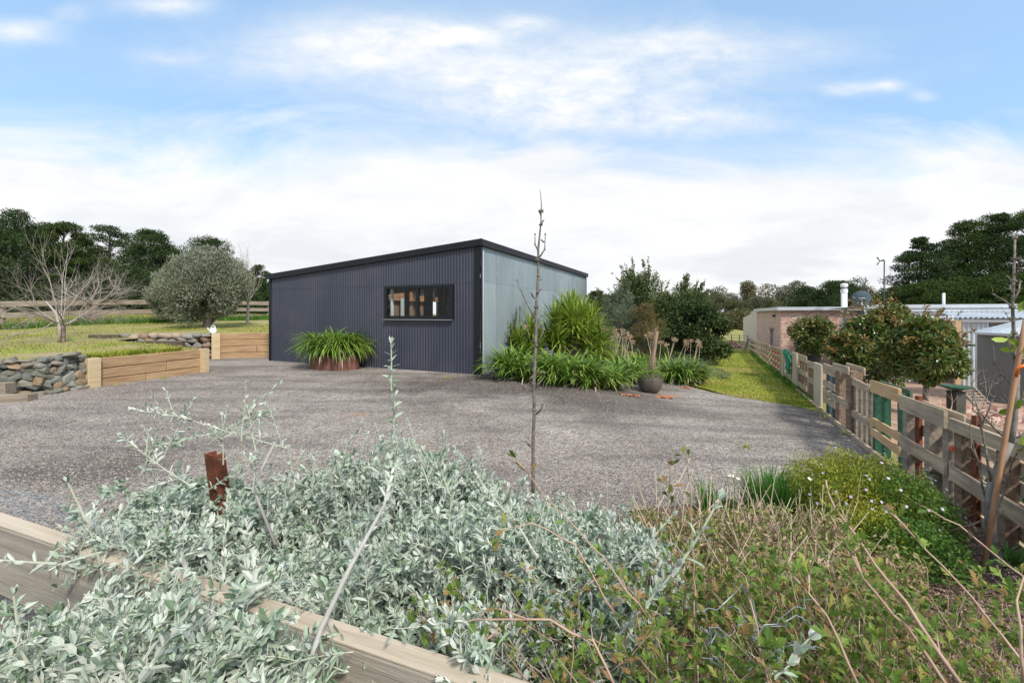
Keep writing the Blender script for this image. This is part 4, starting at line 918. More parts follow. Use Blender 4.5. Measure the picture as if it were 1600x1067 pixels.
def olive(loc, h, wd, label, n, leans):
    loc = np.asarray(loc, float); th = thing('olive_tree', loc, label, 'tree')
    b = B(); tips = []
    for d in leans: grow(b, loc-UP*.1, (d[0], d[1], 1.), h*.32, h*.04, 3, .5, (2,3), .72, .3, tips, k=7)
    b.build('trunk', bark_m, th, smooth=True)
    c = B(); m_ = 46
    for i in range(m_):
        u = runit(1)[0]*rng.uniform(.5,1.)**.5; nar = 1-.35*max(0,u[2])
        wb_ = rng.uniform(.8,1.16); q = loc+np.array([u[0]*wd*.37*nar*wb_, u[1]*wd*.37*nar*wb_, h*.52+u[2]*h*.36*wb_]); s = wd*rng.uniform(.07,.17)
        blob_leaves(c, q, (s,s,s*1.15), n//m_, .11, .036, shell=.2, outward=.5)
        # upright wispy sprays
    k_ = n//5; u = runit(k_); u[:,2] = np.abs(u[:,2])*1.2-.2
    lob = 1+.13*np.sin(u[:,0:1]*7+1)*np.sin(u[:,2:3]*8)+.12*np.sin(np.arctan2(u[:,1:2],u[:,0:1])*3+loc[0])*u[:,2:3]
    p = loc+np.array([0,0,h*.52])+u*lob*np.array([wd*.46,wd*.46,h*.46])*(1-.22*np.maximum(0,u[:,2:3]))*rng.uniform(.8,1.04,(k_,1))
    c.inst(RH, p, u*.5+UP*.7+runit(k_)*.5, runit(k_), .12, .036)
    c.build('crown', olive_m, th); return th
to = gnd(322, 513, lawn_z); olive(to, H-(383-HY)/F*to.y-to.z, 3.5, 'large grey green olive tree on the raised lawn', 42000, [(.1,0),(-.15,.1),(.25,-.1)])
to2 = gnd(272, 506, lawn_z); olive(to2, H-(425-HY)/F*to2.y-to2.z, 2.3, 'smaller grey green olive leaning against the left side of the large olive', 15000, [(-.1,0),(.1,0)])
# ------------------------------------------------------------------ grass
def field_blades(name, pts_fn, n_, L, W, m, zf, lift=(1.0,1.5)):
    P_ = pts_fn(n_); k_ = len(P_)
    o = np.array([[x, y, zf(x, y)+.01] for x, y in P_])
    b = B(); b.ribbons(o, rng.uniform(0,2*PI,k_), rng.uniform(L*.5,L*1.3,k_), np.full(k_,W), rng.uniform(lift[0],lift[1],k_), rng.uniform(.2,1.2,k_), 2, .2)
    return tag(b.build(name, m), kind='stuff')
def noise2(x, y): return np.sin(x*1.7+np.sin(y*1.3)*1.5)*np.sin(y*1.9+np.sin(x*.9)*2)+.5*np.sin(x*5.1+y*3.3)*np.sin(y*4.7-x*2.2)
def lane_pts(n_):
    y = 7.3+rng.random(n_)**1.4*18; xr = 3.0+(y-2.63)*.483
    xl = 3.6+(y-9.9)*.31; x = xl+(xr-xl)*rng.random(n_)
    k_ = y > np.array([lane_y(q) for q in x])+rng.uniform(-.1,.05,n_); return np.stack([x,y],1)[k_]
o = field_blades('lane_grass', lane_pts, 52000, .045, .012, grassl_m, ground_z, (.7,1.4)); tag(o, 'short yellow green grass of the lane beside the pallet fence', 'grass')
def edge_pts(n_):   # longer tufts along the fence foot and bed edge
    y = 7.6+rng.random(n_)*14; xr = 3.0+(y-2.63)*.483; x = xr-np.abs(rng.normal(size=n_))*.1-.02
    return np.stack([x,y],1)[(y > 9.2) | (rng.random(n_) < .2)]
o = field_blades('fence_foot_grass', edge_pts, 6000, .12, .01, grassg_m, ground_z); tag(o, 'longer green grass along the foot of the pallet fence', 'grass')
def lawn_pts(n_):
    y = 5.6+rng.random(n_)**1.3*15; e = np.interp(y, ey, ex); x = e-.05-rng.random(n_)**1.2*14
    den = noise2(x*.6, y*.6+3)
    k_ = (den > rng.uniform(-.8,.75,n_))
    # bare mulched strip behind the boulder wall
    k_ &= ~((y > 11.2) & (y < 14.5) & (x > -13) & (rng.random(n_) < .9))
    return np.stack([x,y],1)[k_]
o = field_blades('lawn_grass', lawn_pts, 75000, .06, .014, grassl_m, lawn_z, (.8,1.5)); tag(o, 'patchy bright yellow green grass on the raised lawn', 'grass')
def tuft_pts(n_):
    y = rng.uniform(15,27,n_); x = np.interp(y, [15,16.9,21,27,32], [-26,-20,-17.2,-15.2,-13.6])+rng.normal(size=n_)*.25+.1
    return np.stack([x,y],1)
o = field_blades('paddock_edge_grass', tuft_pts, 7000, .32, .02, grassg_m, lawn_z); tag(o, 'taller rank grass growing along the paddock rail fence', 'grass')
def padd_pts(n_):
    y = rng.uniform(17,40,n_); x = np.interp(y, [15,16.9,21,27,40], [-26,-20,-17.2,-15.2,-12])-rng.random(n_)*25; return np.stack([x,y],1)
o = field_blades('paddock_grass', padd_pts, 30000, .25, .03, grassd_m, lawn_z); tag(o, 'dry yellow green paddock grass beyond the rail fence', 'grass')
def top_pts(n_):
    s = rng.random(n_)*3.2; x = -7.9-np.where(s>1.0,(s-1.0)*.9,0)-rng.random(n_)*.5+.2; y = np.where(s<1.0, 7.9-s, 6.9-(s-1.0)*.3)+rng.random(n_)*.5+.15
    return np.stack([x,y],1)
def wall_edge(n_):
    y = rng.uniform(8.0,10.0,n_); x = np.interp(y, ey, ex)-.12-rng.random(n_)**2*.6; k_ = noise2(x*2,y*2.2) > -.2; return np.stack([x,y],1)[k_]
o = field_blades('wall_edge_grass', wall_edge, 5000, .11, .014, grassl_m, lawn_z); tag(o, 'bright green tufts along the top of the low sleeper wall', 'grass')
# ------------------------------------------------------------------ strap-leaved plants
def strap_plant(name, loc, rx, ry, n_, L, W, lift, droop, m, label, cat, group=None, fold=.25, heads=0, hl=1.0, zbase=0., zf=ground_z, segs=6):
    loc = np.asarray(loc, float); th = thing(name, loc, label, cat, group)
    nc = max(3, n_//22); cx = rng.uniform(-1,1,(nc,2)); cx = cx/np.maximum(1, np.linalg.norm(cx,axis=1))[:,None]
    idx = rng.integers(0, nc, n_); c = cx[idx]*np.array([rx,ry])*.8
    o = np.c_[loc[0]+c[:,0]+rng.normal(size=n_)*.02, loc[1]+c[:,1]+rng.normal(size=n_)*.02, np.full(n_, loc[2]+zbase)]
    az = rng.uniform(0, 2*PI, n_); out = np.arctan2(c[:,1], c[:,0]); mixk = rng.random(n_) < .45; az = np.where(mixk, out+rng.normal(size=n_)*.7, az)
    b = B(); b.ribbons(o, az, rng.uniform(L*.65,L*1.2,n_), rng.uniform(W*.7,W*1.15,n_), rng.uniform(lift[0],lift[1],n_), rng.uniform(droop[0],droop[1],n_), segs, fold)
    b.build('leaves', m, th)
    if name == 'agapanthus':
        q_ = max(8, n_//16); j_ = rng.integers(0, n_, q_); b = B(); b.ribbons(o[j_], az[j_]+.3, rng.uniform(L*.5,L,q_), rng.uniform(W*.5,W*.8,q_), rng.uniform(.2,1.2,q_), rng.uniform(1.5,3.,q_), segs, fold); b.build('withered_leaves', dry_m, th)
    for i in range(heads):
        q = rng.uniform(-1,1,2); p = loc+np.array([q[0]*rx, q[1]*ry, zbase]); ln = hl*rng.uniform(.75,1.1)
        lean = np.array([rng.normal()*.16+.12, rng.normal()*.12, 1.]); lean /= np.linalg.norm(lean)
        s = B(); pts = [p, p+lean*ln*.5+np.array([.01,0,0]), p+lean*ln]; s.tube(pts, [.008,.007,.005], 5); st = s.build('flower_stalk', dry_m, th)
        hd = B(); k_ = 46; u = runit(k_); u[:,2] = u[:,2]*.8+.2; hd.inst(RH, np.repeat([pts[-1]],k_,0), u, runit(k_), rng.uniform(.045,.08,k_), .014)
        u2 = u*.062; hd.inst(RH, pts[-1]+u2, runit(k_)*.7+u, runit(k_), .025, .018); h_ = hd.build('flower_head', dryhead_m, st)
    return th
AG = 'agapanthus clumps around the shed'
strap_plant('agapanthus', (pc[0],pc[1],.34), .60, .44, 1500, .86, .036, (.6,1.5), (1.5,2.8), aga_m, 'dense green agapanthus filling the rusty steel planter ring', 'plant', AG)
def bedp(px, py): return gnd(px, py)
for px, py, rx, ry, n_, lb, hd in [(803,590,.34,.3,380,'agapanthus clump nearest the shed corner, under the small yucca',2),(835,596,.42,.3,420,'agapanthus clump left of the bare sapling line, below the small yucca leaves',0),
      (885,601,.42,.3,440,'agapanthus clump directly in front of the large yucca',3),(935,606,.48,.3,540,'largest front agapanthus clump between the yucca and the pot',4),(975,596,.35,.3,320,'agapanthus clump tucked behind the left side of the glazed pot',6),
      (1062,598,.42,.3,420,'agapanthus clump right of the glazed pot at the bed end',2)]:
    p = bedp(px, py); strap_plant('agapanthus', (p.x,p.y,p.z), rx, ry, int(n_*random.uniform(1.0,1.5)), random.uniform(.6,.86), .042, (.8,1.52), (1.2,2.5), aga_m, lb, 'plant', AG, heads=0)
# back row with tall dried heads
for px, Y, n_, lb, hd, hl in [(815,10.9,200,'agapanthus behind the front row by the shed wall with dried seed heads',6,.95),(945,11.6,260,'agapanthus row behind the front clumps with a dense cluster of tall dried heads',14,.95),(1000,11.9,220,'rear agapanthus behind the potted stump with dried heads',10,.9),(1060,12.2,220,'rear agapanthus at the lane end of the bed with scattered dried heads',9,.85),(870,11.0,160,'agapanthus beside the yucca base with a few dried heads',5,.7)]:
    x = (px-800)/F*Y; strap_plant('agapanthus', (x,Y,ground_z(x,Y)), .5, .3, n_, .55, .034, (.8,1.5), (1.2,2.3), aga_m, lb, 'plant', AG, heads=hd, hl=hl)
# yuccas
def yucca(loc, stems, n_, L, label):
    loc = np.asarray(loc, float); th = thing('yucca', loc, label, 'plant'); b = B(); c = B()
    for (dx, dy, z) in stems:
        p = loc+np.array([dx,dy,z]); b.tube([loc+np.array([dx*.2,dy*.2,-.05]), loc+np.array([dx*.7,dy*.7,z*.5]), p], [.07,.06,.05], 7)
        o = np.repeat([p],n_,0)+np.c_[rng.normal(size=n_)*.03, rng.normal(size=n_)*.03, -rng.random(n_)*.32]
        c.ribbons(o, rng.uniform(0,2*PI,n_), rng.uniform(L*.7,L*1.1,n_), rng.uniform(.028,.05,n_), rng.uniform(-.5,1.5,n_), rng.uniform(.05,.6,n_), 4, .3, basew=.5)
    b.build('stem', bark_m, th); c.build('leaves', yuc_m, th); return th
Yc = 11.0; xc = (893-800)/F*Yc
yucca((xc,Yc,0), [(0,0,1.5),(-.42,-.1,1.2),(.48,.0,1.2),(.1,-.4,1.0),(-.15,.3,1.38),(.35,.3,1.35),(-.55,.1,.75),(.68,-.1,.8),(0,-.35,1.3),(.35,-.4,.7),(-.35,-.4,.75),(.75,.1,.5)], 135, .72, 'tall round yellow green yucca against the galvanised shed wall')
Yc = 10.9; xc = (822-800)/F*Yc
yucca((xc,Yc,0), [(-.2,0,.7),(.1,.1,.95),(.3,-.1,.6),(-.05,-.2,.5)], 110, .68, 'smaller yucca with upright leaves between the shed corner and the tall yucca')
# rosemary like uprights against the wall
Yr = 11.0
for px, h, lb in ((797,1.45,'thin upright grey green rosemary shrub standing against the galvanised wall'),(783,1.15,'shorter upright rosemary nearest the shed corner')):
    x = (px-800)/F*Yr+.05; b = B(); th = thing('rosemary', (x,Yr,0), lb, 'shrub'); c = B()
    for i in range(9):
        p = np.array([x+rng.normal()*.08, Yr+rng.normal()*.06, 0]); q = p+np.array([rng.normal()*.09, rng.normal()*.05, h*rng.uniform(.7,1.05)]); b.tube([p,(p+q)/2,q],[.008,.006,.002],4)
        m_ = 330; t_ = rng.uniform(.2,1,m_)[:,None]; pp = p+(q-p)*t_; c.inst(RH, pp, UP*.8+runit(m_)*.8, runit(m_), .05, .010)
    b.build('stems', bark_m, th); c.build('leaves', shrubg_m, th)
# shrubs behind
def shrub(name, loc, r, h, n_, leaf, wd, m, label, lumps=16, stems=True, group=None, T=RH, zf=ground_z, out=.5, cat='shrub', low=.1, airy=.0):
    loc = np.asarray(loc, float); th = thing(name, loc, label, cat, group); c = B(); b = B()
    for i in range(lumps):
        a_ = rng.uniform(0,2*PI); z = low+(1-low)*(i+.5)/lumps; R = r*math.sqrt(max(.05,1-(z*.95)**2.6))*rng.uniform(.3,.85)
        q = loc+np.array([R*math.cos(a_), R*math.sin(a_), h*z*.88]); s = min(r,h)*rng.uniform(.22,.36)
        blob_leaves(c, q, (s,s,s*.9), n_//lumps, leaf, wd, T, shell=.3, outward=out, zmin=loc[2])
        b.tube([loc+UP*.02, (loc+q)/2+runit(1)[0]*.03*h, q], [.02*h+.004,.012*h,.004*h], 5, cap=False)
        if airy:
            for k_ in range(5):
                d = q-loc-UP*h*.3+runit(1)[0]*r*.3; d /= np.linalg.norm(d); e = q+d*s*rng.uniform(1.,1.9); b.tube([q,e],[.008,.003],4,cap=False)
                m_ = 60; t_ = rng.random((m_,1)); c.inst(T, q+(e-q)*t_+runit(m_)*.03, runit(m_)+d, runit(m_), leaf, wd)
    b.build('stems', bark_m, th); c.build('leaves', m, th); return th
def sp(px, Y): x = (px-800)/F*Y; return np.array([x, Y, ground_z(x, Y)])
SG = 'shrubs behind the agapanthus bed'
shrub('large_shrub', sp(965,16.0), 1.1, H-(455-HY)/F*16.0+.1, 9000, .09, .03, shrubg_m, 'greyish green shrub filling the gap right of the tall yucca', 18, group=SG, airy=1)
shrub('large_shrub', sp(1003,17.5), 2.1, H-(428-HY)/F*17.5+.1, 22000, .09, .04, shrubd_m, 'tall loose green shrub rising behind the dried flower heads', 22, group=SG, airy=1)
shrub('large_shrub', sp(1052,18.5), 1.6, H-(442-HY)/F*18.5+.2, 11000, .10, .045, shrubd_m, 'loose green shrub right behind, just left of the dark laurel', 18, group=SG, airy=1)
shrub('laurel_shrub', sp(1092,15.0), 1.15, H-(468-HY)/F*15.+.35, 12000, .11, .05, eucd_m, 'dark glossy spreading shrub at the edge of the grassy lane', 20, group=SG, T=LEAF)
shrub('laurel_shrub', sp(1070,16.5), 1.5, H-(455-HY)/F*16.5+.3, 10000, .11, .05, eucd_m, 'dark shrub between the loose green shrub and the lane', 18, group=SG)
shrub('fine_shrub', sp(1005,13.6), .8, 1.9, 9000, .07, .014, mat('brownish_fine', [(.10,.10,.035),(.16,.13,.05),(.20,.14,.06)], 2, .8, island=.3, transl=.2), 'fine brownish conifer like shrub behind the stump', 14, group=SG, out=.8)
shrub('grey_shrub', sp(960,14.0), .9, 1.75, 8000, .09, .015, shrubg_m, 'wispy grey shrub right of the yucca', 14, group=SG, out=.8)
shrub('fine_shrub', sp(1035,13.2), .6, 1.15, 5000, .06, .016, shrubd_m, 'low green fine leaved shrub right of the stump', 10, group=SG, out=.8)
# grey grass mound
p = gnd(1082, 601); strap_plant('ornamental_grass', (p.x,p.y+.35,p.z), .42, .4, 1700, .62, .009, (.7,1.5), (.5,1.4), shrubg_m, 'mound of fine grey green ornamental grass at the lane edge', 'grass')
p = gnd(1100, 600); strap_plant('ornamental_grass', (p.x,p.y+.7,p.z), .3, .35, 900, .5, .008, (.6,1.5), (.5,1.4), grassd_m, 'smaller dry looking grass mound hanging into the grassy lane', 'grass')
p = gnd(1112,590); b = B(); blob_leaves(b, np.array([p.x,p.y,p.z+.08]), (.45,.5,.16), 2600, .04, .012); tag(b.build('ground_cover', shrubg_m), 'low grey ground cover spilling from the bed onto the lane grass', 'plant')
# glazed pot with stump
pp = np.array([*gnd(1016,613)[:2], 0]); pp[2] = ground_z(pp[0], pp[1]); sc_ = pp[1]/F
ph = (613-583)*sc_; pr = 19.5*sc_
pot = thing('glazed_pot', pp, 'round dark glazed pot standing at the front of the agapanthus bed', 'pot')
b = B(); b.lathe(pp, [(0,0),(pr*.55,0),(pr*.8,ph*.18),(pr*.98,ph*.5),(pr*.97,ph*.78),(pr*.86,ph*.97),(pr*.9,ph),(pr*.82,ph*1.0),(pr*.8,ph*.85),(0,ph*.85)], 36); b.build('body', glaze_m, pot, smooth=True)
tr_ = thing('palm_stump', pp+UP*ph*.8, 'bare brown stump with a chopped top standing in the glazed pot', 'tree stump')
t0_ = pp+UP*ph*.8; hh = (578-508)*sc_*1.02
b = B(); b.tube([t0_, t0_+np.array([.03,0,hh*.3]), t0_+np.array([.09,0,hh*.7]), t0_+np.array([.12,0,hh])], [.045,.05,.038,.042], 9); b.build('trunk', brownwood_m, tr_, smooth=True)
b = B(); k_ = 26; b.ribbons(np.repeat([t0_+np.array([.12,0,hh])],k_,0), rng.uniform(0,6.28,k_), rng.uniform(.04,.12,k_), np.full(k_,.02), rng.uniform(-.6,1.4,k_), rng.uniform(0,1,k_), 2); b.build('leaf_bases', dryhead_m, tr_)
b = B(); blob_leaves(b, t0_+UP*.04, (pr*1.15,pr*1.0,.09), 1500, .035, .014); tag(b.build('pot_plant', aga_m), 'low green plant growing over the rim of the glazed pot', 'plant')
for i, (px, py, s, lb) in enumerate([(1040,621,.32,'flat terracotta shards lying right of the glazed pot'),(985,619,.25,'small terracotta shard in front left of the glazed pot'),(1070,607,.22,'terracotta piece under the last agapanthus clump')]):
    p = gnd(px, py); b = B()
    for q in range(4): b.box((p.x+rng.normal()*s*.45, p.y+rng.normal()*.06, p.z+.025), (s*.5,s*.35,.015), axes((1,rng.normal()), rng.normal()*.1), jit=.012)
    tag(b.build('terracotta_shard', terra_m), lb, 'shard')
p = gnd(757, 582); b = B(); b.lathe((p.x+.03,p.y+.1,0), [(0,0),(.07,0),(.10,.18),(.11,.19)], 16); tag(b.build('terracotta_pot', terra_m), 'small terracotta pot half hidden at the shed corner', 'pot')
# ------------------------------------------------------------------ round trees beyond the fence
def ball_tree(loc, zc, r, rz, n_, label, leaf=.075, T=LEAF):
    loc = np.asarray(loc, float); th = thing('lilly_pilly', loc, label, 'tree'); b = B(); c = B(); cc = np.array([loc[0], loc[1], zc])
    b.tube([loc, loc+np.array([.02,0,(zc-loc[2])*.5]), cc], [.045,.035,.02], 7)
    lumps = 40
    for i in range(lumps):
        u = runit(1)[0]; q = cc+u*np.array([r,r,rz])*rng.uniform(.38,.80)*(1-.18*u[2]); s = r*rng.uniform(.18,.36)
        b.tube([cc-UP*rz*.5, q], [.014,.004], 4, cap=False)
        blob_leaves(c, q, (s,s,s), n_//lumps, leaf, leaf*.42, T, shell=.45, outward=.7, droop=.25)
    nb = B()
    for i in range(46):   # stray shoots breaking the outline
        u = runit(1)[0]; u[2] = abs(u[2])*1.1-.25; p = cc+u*np.array([r,r,rz])*.75; e = p+(u*.8+UP*.35+runit(1)[0]*.35)*r*rng.uniform(.25,.55)
        b.tube([p,e],[.005,.002],4,cap=False); k_ = 16; t_ = rng.random((k_,1)); (nb if u[2] > .1 else c).inst(T, p+(e-p)*t_, runit(k_)+u*.5, runit(k_), leaf*rng.uniform(.5,1.0,k_), leaf*.36)
    b.build('trunk', bark_m, th, smooth=True); c.build('crown', lilly_m, th); nb.build('young_leaves', MATS.get('bronze') or mat('bronze', [(.20,.13,.035),(.32,.20,.07)], 5, .4, island=.35, transl=.2, icols=[(.22,.16,.04),(.34,.17,.07),(.16,.18,.04)]), th); return th
def bt_(px, ytop, ybot, rpx, Y, n_, lb, leaf=.075):
    x = (px-800)/F*Y; zc = H-((ytop+ybot)/2-HY)/F*Y; rz = (ybot-ytop)/2/F*Y; ball_tree((x,Y,ground_z(x,Y)), zc-rz*.06, rpx/F*Y*.92, rz*1.02, n_, lb, leaf)
bt_(1445, 470, 606, 57, 7.2, 15000, 'nearest bushy round tree with bronze tips beyond the pallet fence', .08)
bt_(1376, 450, 592, 58, 8.8, 14000, 'taller bushy round tree behind and left of the nearest one', .085)
bt_(1326, 508, 594, 34, 8.6, 6500, 'low left bushy tree of the cluster, under the satellite dish', .085)
bt_(1270, 485, 556, 37, 11.0, 8500, 'small round tree with a bare stem standing alone left of the bushy cluster', .08)
x = (1270-800)/F*11; b = B(); zt2 = H-(556-HY)/F*11; b.lathe((x,11.0,zt2-.32), [(0,0),(.14,0),(.18,.3),(.19,.32),(.16,.30),(0,.28)], 20)
tag(b.build('black_pot', slate_m, smooth=True), 'dark plant pot of the small round tree beyond the fence', 'pot')
b = B(); b.box((x,11.0,(zt2-.32+ground_z(x,11.0))/2), (.5,.5,zt2-.32-ground_z(x,11.0))); tag(b.build('crate_stand', greywood_m), 'timber crate carrying the potted round tree', 'crate')
for i,(px,Y,lb) in enumerate([(1455,6.6,'sparse dry brown twiggy weed beyond the fence near the bird bath'),(1540,6.3,'dry brown twiggy shrub beyond the fence behind the bare tree'),(1545,9.0,'bare pale twiggy shrub beyond the fence in front of the water tank')]):
    p = sp(px, Y); b = B()
    for k_ in range(9 if i < 2 else 5): grow(b, p+np.array([rng.normal()*.12,0,0]), (rng.normal()*.6,rng.normal()*.4,1), .3 if i < 2 else .6, .008, 2, .6, (2,3), .7, .1, k=4, segs=4)
    tag(b.build('dry_shrub', dry_m if i < 2 else barkpale_m), lb, 'shrub')
for i, px in enumerate((1452,1473)):   # gazania leaves seen between near pallet boards
    p = FP(Yat(px), 0.05, .35); strap_plant('strappy_plant', (p[0],p[1],p[2]), .25,.15, 90, .4, .03, (.4,1.4), (.6,1.6), shrubg_m, ['grey green leaves showing through the gap of the wide topped pallet','grey green leaves behind the right gap of the wide topped pallet'][i], 'plant')
# ------------------------------------------------------------------ near rail fence
r0 = np.array([at(0,822,1.30).x, 1.30, .711]); rd = np.array([-.934,.358,0.]); rd /= np.linalg.norm(rd); rn = np.array([-rd[1], rd[0], 0])  # rn towards yard?
if rn[1] < 0: rn = -rn
r_l = r0 + rd*1.8; r_r = r0 - rd*2.6
rf = thing('rail_fence', r_l-UP*.735, 'near weathered timber rail fence with a pale sawn top edge running through the silver bush', 'fence')
b = B(); b.beam(r_l-UP*.105+rn*.023, r_r-UP*.105+rn*.023, .046, .205, jit=.001); b.build('rail', railwood_m, rf, bevel=.004)
b = B(); b.beam(r_l+UP*.001+rn*.023, r_r+UP*.001+rn*.023, .0445, .004); b.build('rail_top_edge', railtop_m, rf)
b = B(); b.beam(r_l-UP*.50+rn*.03, r_r-UP*.50+rn*.03, .05, .18); b.build('rail', railwood_m, rf, bevel=.004)
for s in (-1.2, 1.3):
    b = B(); p = r0-rd*s+rn*.105; b.box((p[0],p[1],.30), (.11,.11,.62), (rd,rn,UP)); b.build('post', railwood_m, rf, bevel=.004)
# rusty steel post
yp = 1.9; pT = at(327,710,yp); b = B(); pl = np.array(pT)
ax_ = (np.array([.9,-.43,0]), np.array([.43,.9,0]), UP); w_ = .062
tilt = np.array([-.13,0,1.]); tilt /= np.linalg.norm(tilt)
def pb2(c, s): b.box(c, s, (ax_[0], ax_[1], tilt))
cc = pl - tilt*.5
pb2(cc, (w_,.006,1.0)); pb2(cc+ax_[0]*w_/2+ax_[1]*.022, (.006,.05,1.0)); pb2(cc-ax_[0]*w_/2+ax_[1]*.022, (.006,.05,1.0))
tag(b.build('steel_channel_post', rust_m), 'rusty red brown steel channel post leaning up through the silver bush', 'post')
# ------------------------------------------------------------------ silver bush
LV = []; LD = []; LU = []; LL_ = []; LW = []
stems = B()
def sprig(p, d, L, r=.0018, leaf=.034, node=.017, curve=.10, branch=0, tail=True, leaf0=0.):
    p = np.asarray(p, float); d = np.asarray(d, float); d = d/np.linalg.norm(d)
    ns = max(3, int(L/node)); pts = [p]; cv = rng.normal(size=3)*curve
    dd = d.copy(); a_ = rng.uniform(0, 6.28)
    for i in range(ns):
        dd = dd + cv/ns + rng.normal(size=3)*.02; dd /= np.linalg.norm(dd); pts.append(pts[-1]+dd*L/ns)
        t_ = (i+1)/ns
        if t_ < leaf0: continue
        ref = np.cross(dd, [.3,.2,.9]); ref /= np.linalg.norm(ref); r2 = np.cross(dd, ref)
        ang = a_ + (i % 2)*PI/2 + random.gauss(0,.3)
        s = ref*math.cos(ang)+r2*math.sin(ang)
        opening = (.95 - .6*t_**3)*random.uniform(.75,1.05)
        ll = leaf*(1.05-.45*t_**2)*random.uniform(.75,1.15)
        for sg in (-1, 1):
            if random.random() < .06: continue
            ld = dd*(1-opening*.75) + sg*s*opening + rng.normal(size=3)*.13
            LV.append(pts[-1]); LD.append(ld); LU.append(dd); LL_.append(ll); LW.append(ll*random.uniform(.28,.45))
            if random.random() < .35 and t_ < .8:      # axillary tuft
                for q in range(2):
                    LV.append(pts[-1]+dd*.003); LD.append(dd*.7+sg*s*.5+rng.normal(size=3)*.3); LU.append(dd); l2 = ll*random.uniform(.4,.65); LL_.append(l2); LW.append(l2*.42)
        if branch and random.random() < branch and .15 < t_ < .85:
            bd = dd*.6+s*random.choice((-1,1))*.75+rng.normal(size=3)*.15; bd[2] += .15
            sprig(pts[-1], bd, L*random.uniform(.25,.5)*(1.1-t_*.5), r*.65, leaf*.92, node, curve, 0)
    for q in range(5):     # tip rosette
        LV.append(pts[-1]); LD.append(dd*.9+runit(1)[0]*.42); LU.append(runit(1)[0]); l2 = leaf*random.uniform(.5,.75); LL_.append(l2); LW.append(l2*.4)
    k_ = max(1, len(pts)//5); sel = pts[::k_]; sel = sel if sel[-1] is pts[-1] else sel+[pts[-1]]
    stems.tube(sel, np.linspace(r, r*.45, len(sel)), 5, cap=False)
    return pts
def canopy(x, y):
    """height of the bush surface"""
    px = 800 + F*x/y
    z = .60 + .05*math.sin(x*5+y*2)+.05*math.sin(y*6-x*3)
    yb = np.interp(px, [-400,60,170,300,430,600,700,820,1000,1150], [1.45,1.6,1.9,2.35,2.45,2.5,2.5,2.3,1.9,1.5])   # back edge
    z *= sst(0, .35, yb-y)*.5+.5 if y < yb else 0
    z += .02*math.exp(-((px-620)/110)**2)*sst(1.2,1.8,y) + .06*math.exp(-((px-330)/90)**2)*sst(1.4,1.9,y)
    # falls away on the left in front of the rail and at the right
    z *= 1-.45*sst(950, 1180, px)
    z *= 1-.18*sst(250, 0, px)
    if y < 1.2: z *= 1-.12*sst(1.2,.75,y)
    return z
random.seed(11)
cnt = 0
while cnt < 1850:
    y = .62+2.0*random.random()**.9; px = random.uniform(-120, 1200); x = (px-800)/F*y
    zc = canopy(x, y)
    if zc < .12: continue
    # keep the face of the rail partly open on the left
    dr = np.dot(np.array([x,y,0])-np.array([r0[0],r0[1],0]), rn); sr = -np.dot(np.array([x,y,0])-r0*np.array([1,1,0]), rd)
    if abs(dr) < .13: continue
    if dr < -.1 and px < 430 and random.random() < .25: continue
    if dr > 0 and px < 150 and random.random() < .9: continue
    if dr > 0 and dr < .3 and px < 420 and random.random() < .55: continue
    L = random.uniform(.13,.26); d = np.array([random.gauss(0,.55), random.gauss(-.15,.5), random.uniform(.25,1.1)]); d /= np.linalg.norm(d)
    tip = np.array([x, y, zc*random.uniform(.74,1.06)]); depth = random.random()
    if depth < .25: tip[2] -= random.uniform(.05,.2)
    if noise2(x*7+1, y*8) < -.2 and random.random() < .85: continue
    if dr < 0:
        tip[2] = random.uniform(.45,.70)-.04*max(0,(px-500)/400) - (.05 if px < 130 and y > 1 else 0)
    p = tip-d*L
    qx, qy = 800+F*tip[0]/tip[1], HY+F*(H-tip[2])/tip[1]
    if 292 < qx < 352 and qy < 775 and tip[1] < 2.1: continue
    sprig(p, d, L, leaf=random.uniform(.030,.045)*(1+.25*sst(.9,1.8,y)), branch=.12); cnt += 1
for i in range(95):      # upright shoots standing above the crown of the bush
    y = random.uniform(1.15,2.25); px = random.uniform(140,1060); x = (px-800)/F*y; zc = canopy(x,y)
    if zc < .3 or 285 < px < 350: continue
    d = np.array([random.gauss(0,.3),random.gauss(0,.25),1.]); d /= np.linalg.norm(d); L = random.uniform(.12,.24)
    t_ = np.array([x,y,zc+random.uniform(.02,.12)]); sprig(t_-d*L, d, L, r=.0022, leaf=random.uniform(.026,.036), node=.016, curve=.25, branch=.06)
# growth in front of and over the rail
def rail_y(px):
    a_ = (px-800)/F; t_ = (a_*r0[1]-r0[0])/(rd[0]-a_*rd[1]); return r0[1]+rd[1]*t_
def add_at(px, y, z, L=None, lf=None):
    x = (px-800)/F*y; L = L or random.uniform(.09,.17); d = np.array([random.gauss(0,.6), random.gauss(-.1,.5), random.uniform(.2,1.0)]); d /= np.linalg.norm(d)
    t_ = np.array([x,y,z]); sprig(t_-d*L, d, L, r=.0011, leaf=lf or random.uniform(.024,.037), node=.013, curve=.45, branch=.10)
for i in range(430):
    px = random.choice((random.uniform(110,480), random.uniform(170,440), random.uniform(-60,500)))
    ry = rail_y(px); y = ry-random.uniform(.05,.36)*(ry/1.1)
    if y < .66: continue
    ylim = np.interp(px, [-100,0,110,150,240,300,430,500], [965,950,945,905,905,950,1030,1075])+random.uniform(-12,60)
    z = H-(max(ylim, random.uniform(900,1090))-HY)/F*y
    if z < .42: continue
    add_at(px, y, z)
for i in range(115):
    px = random.choice((random.uniform(115,460), random.uniform(120,300), random.uniform(440,760))); ry = rail_y(px)
    if 455 < px < 640 and random.random() < .8: continue
    add_at(px, ry+random.uniform(-.03,.14), random.uniform(.70,.80), random.uniform(.08,.16))
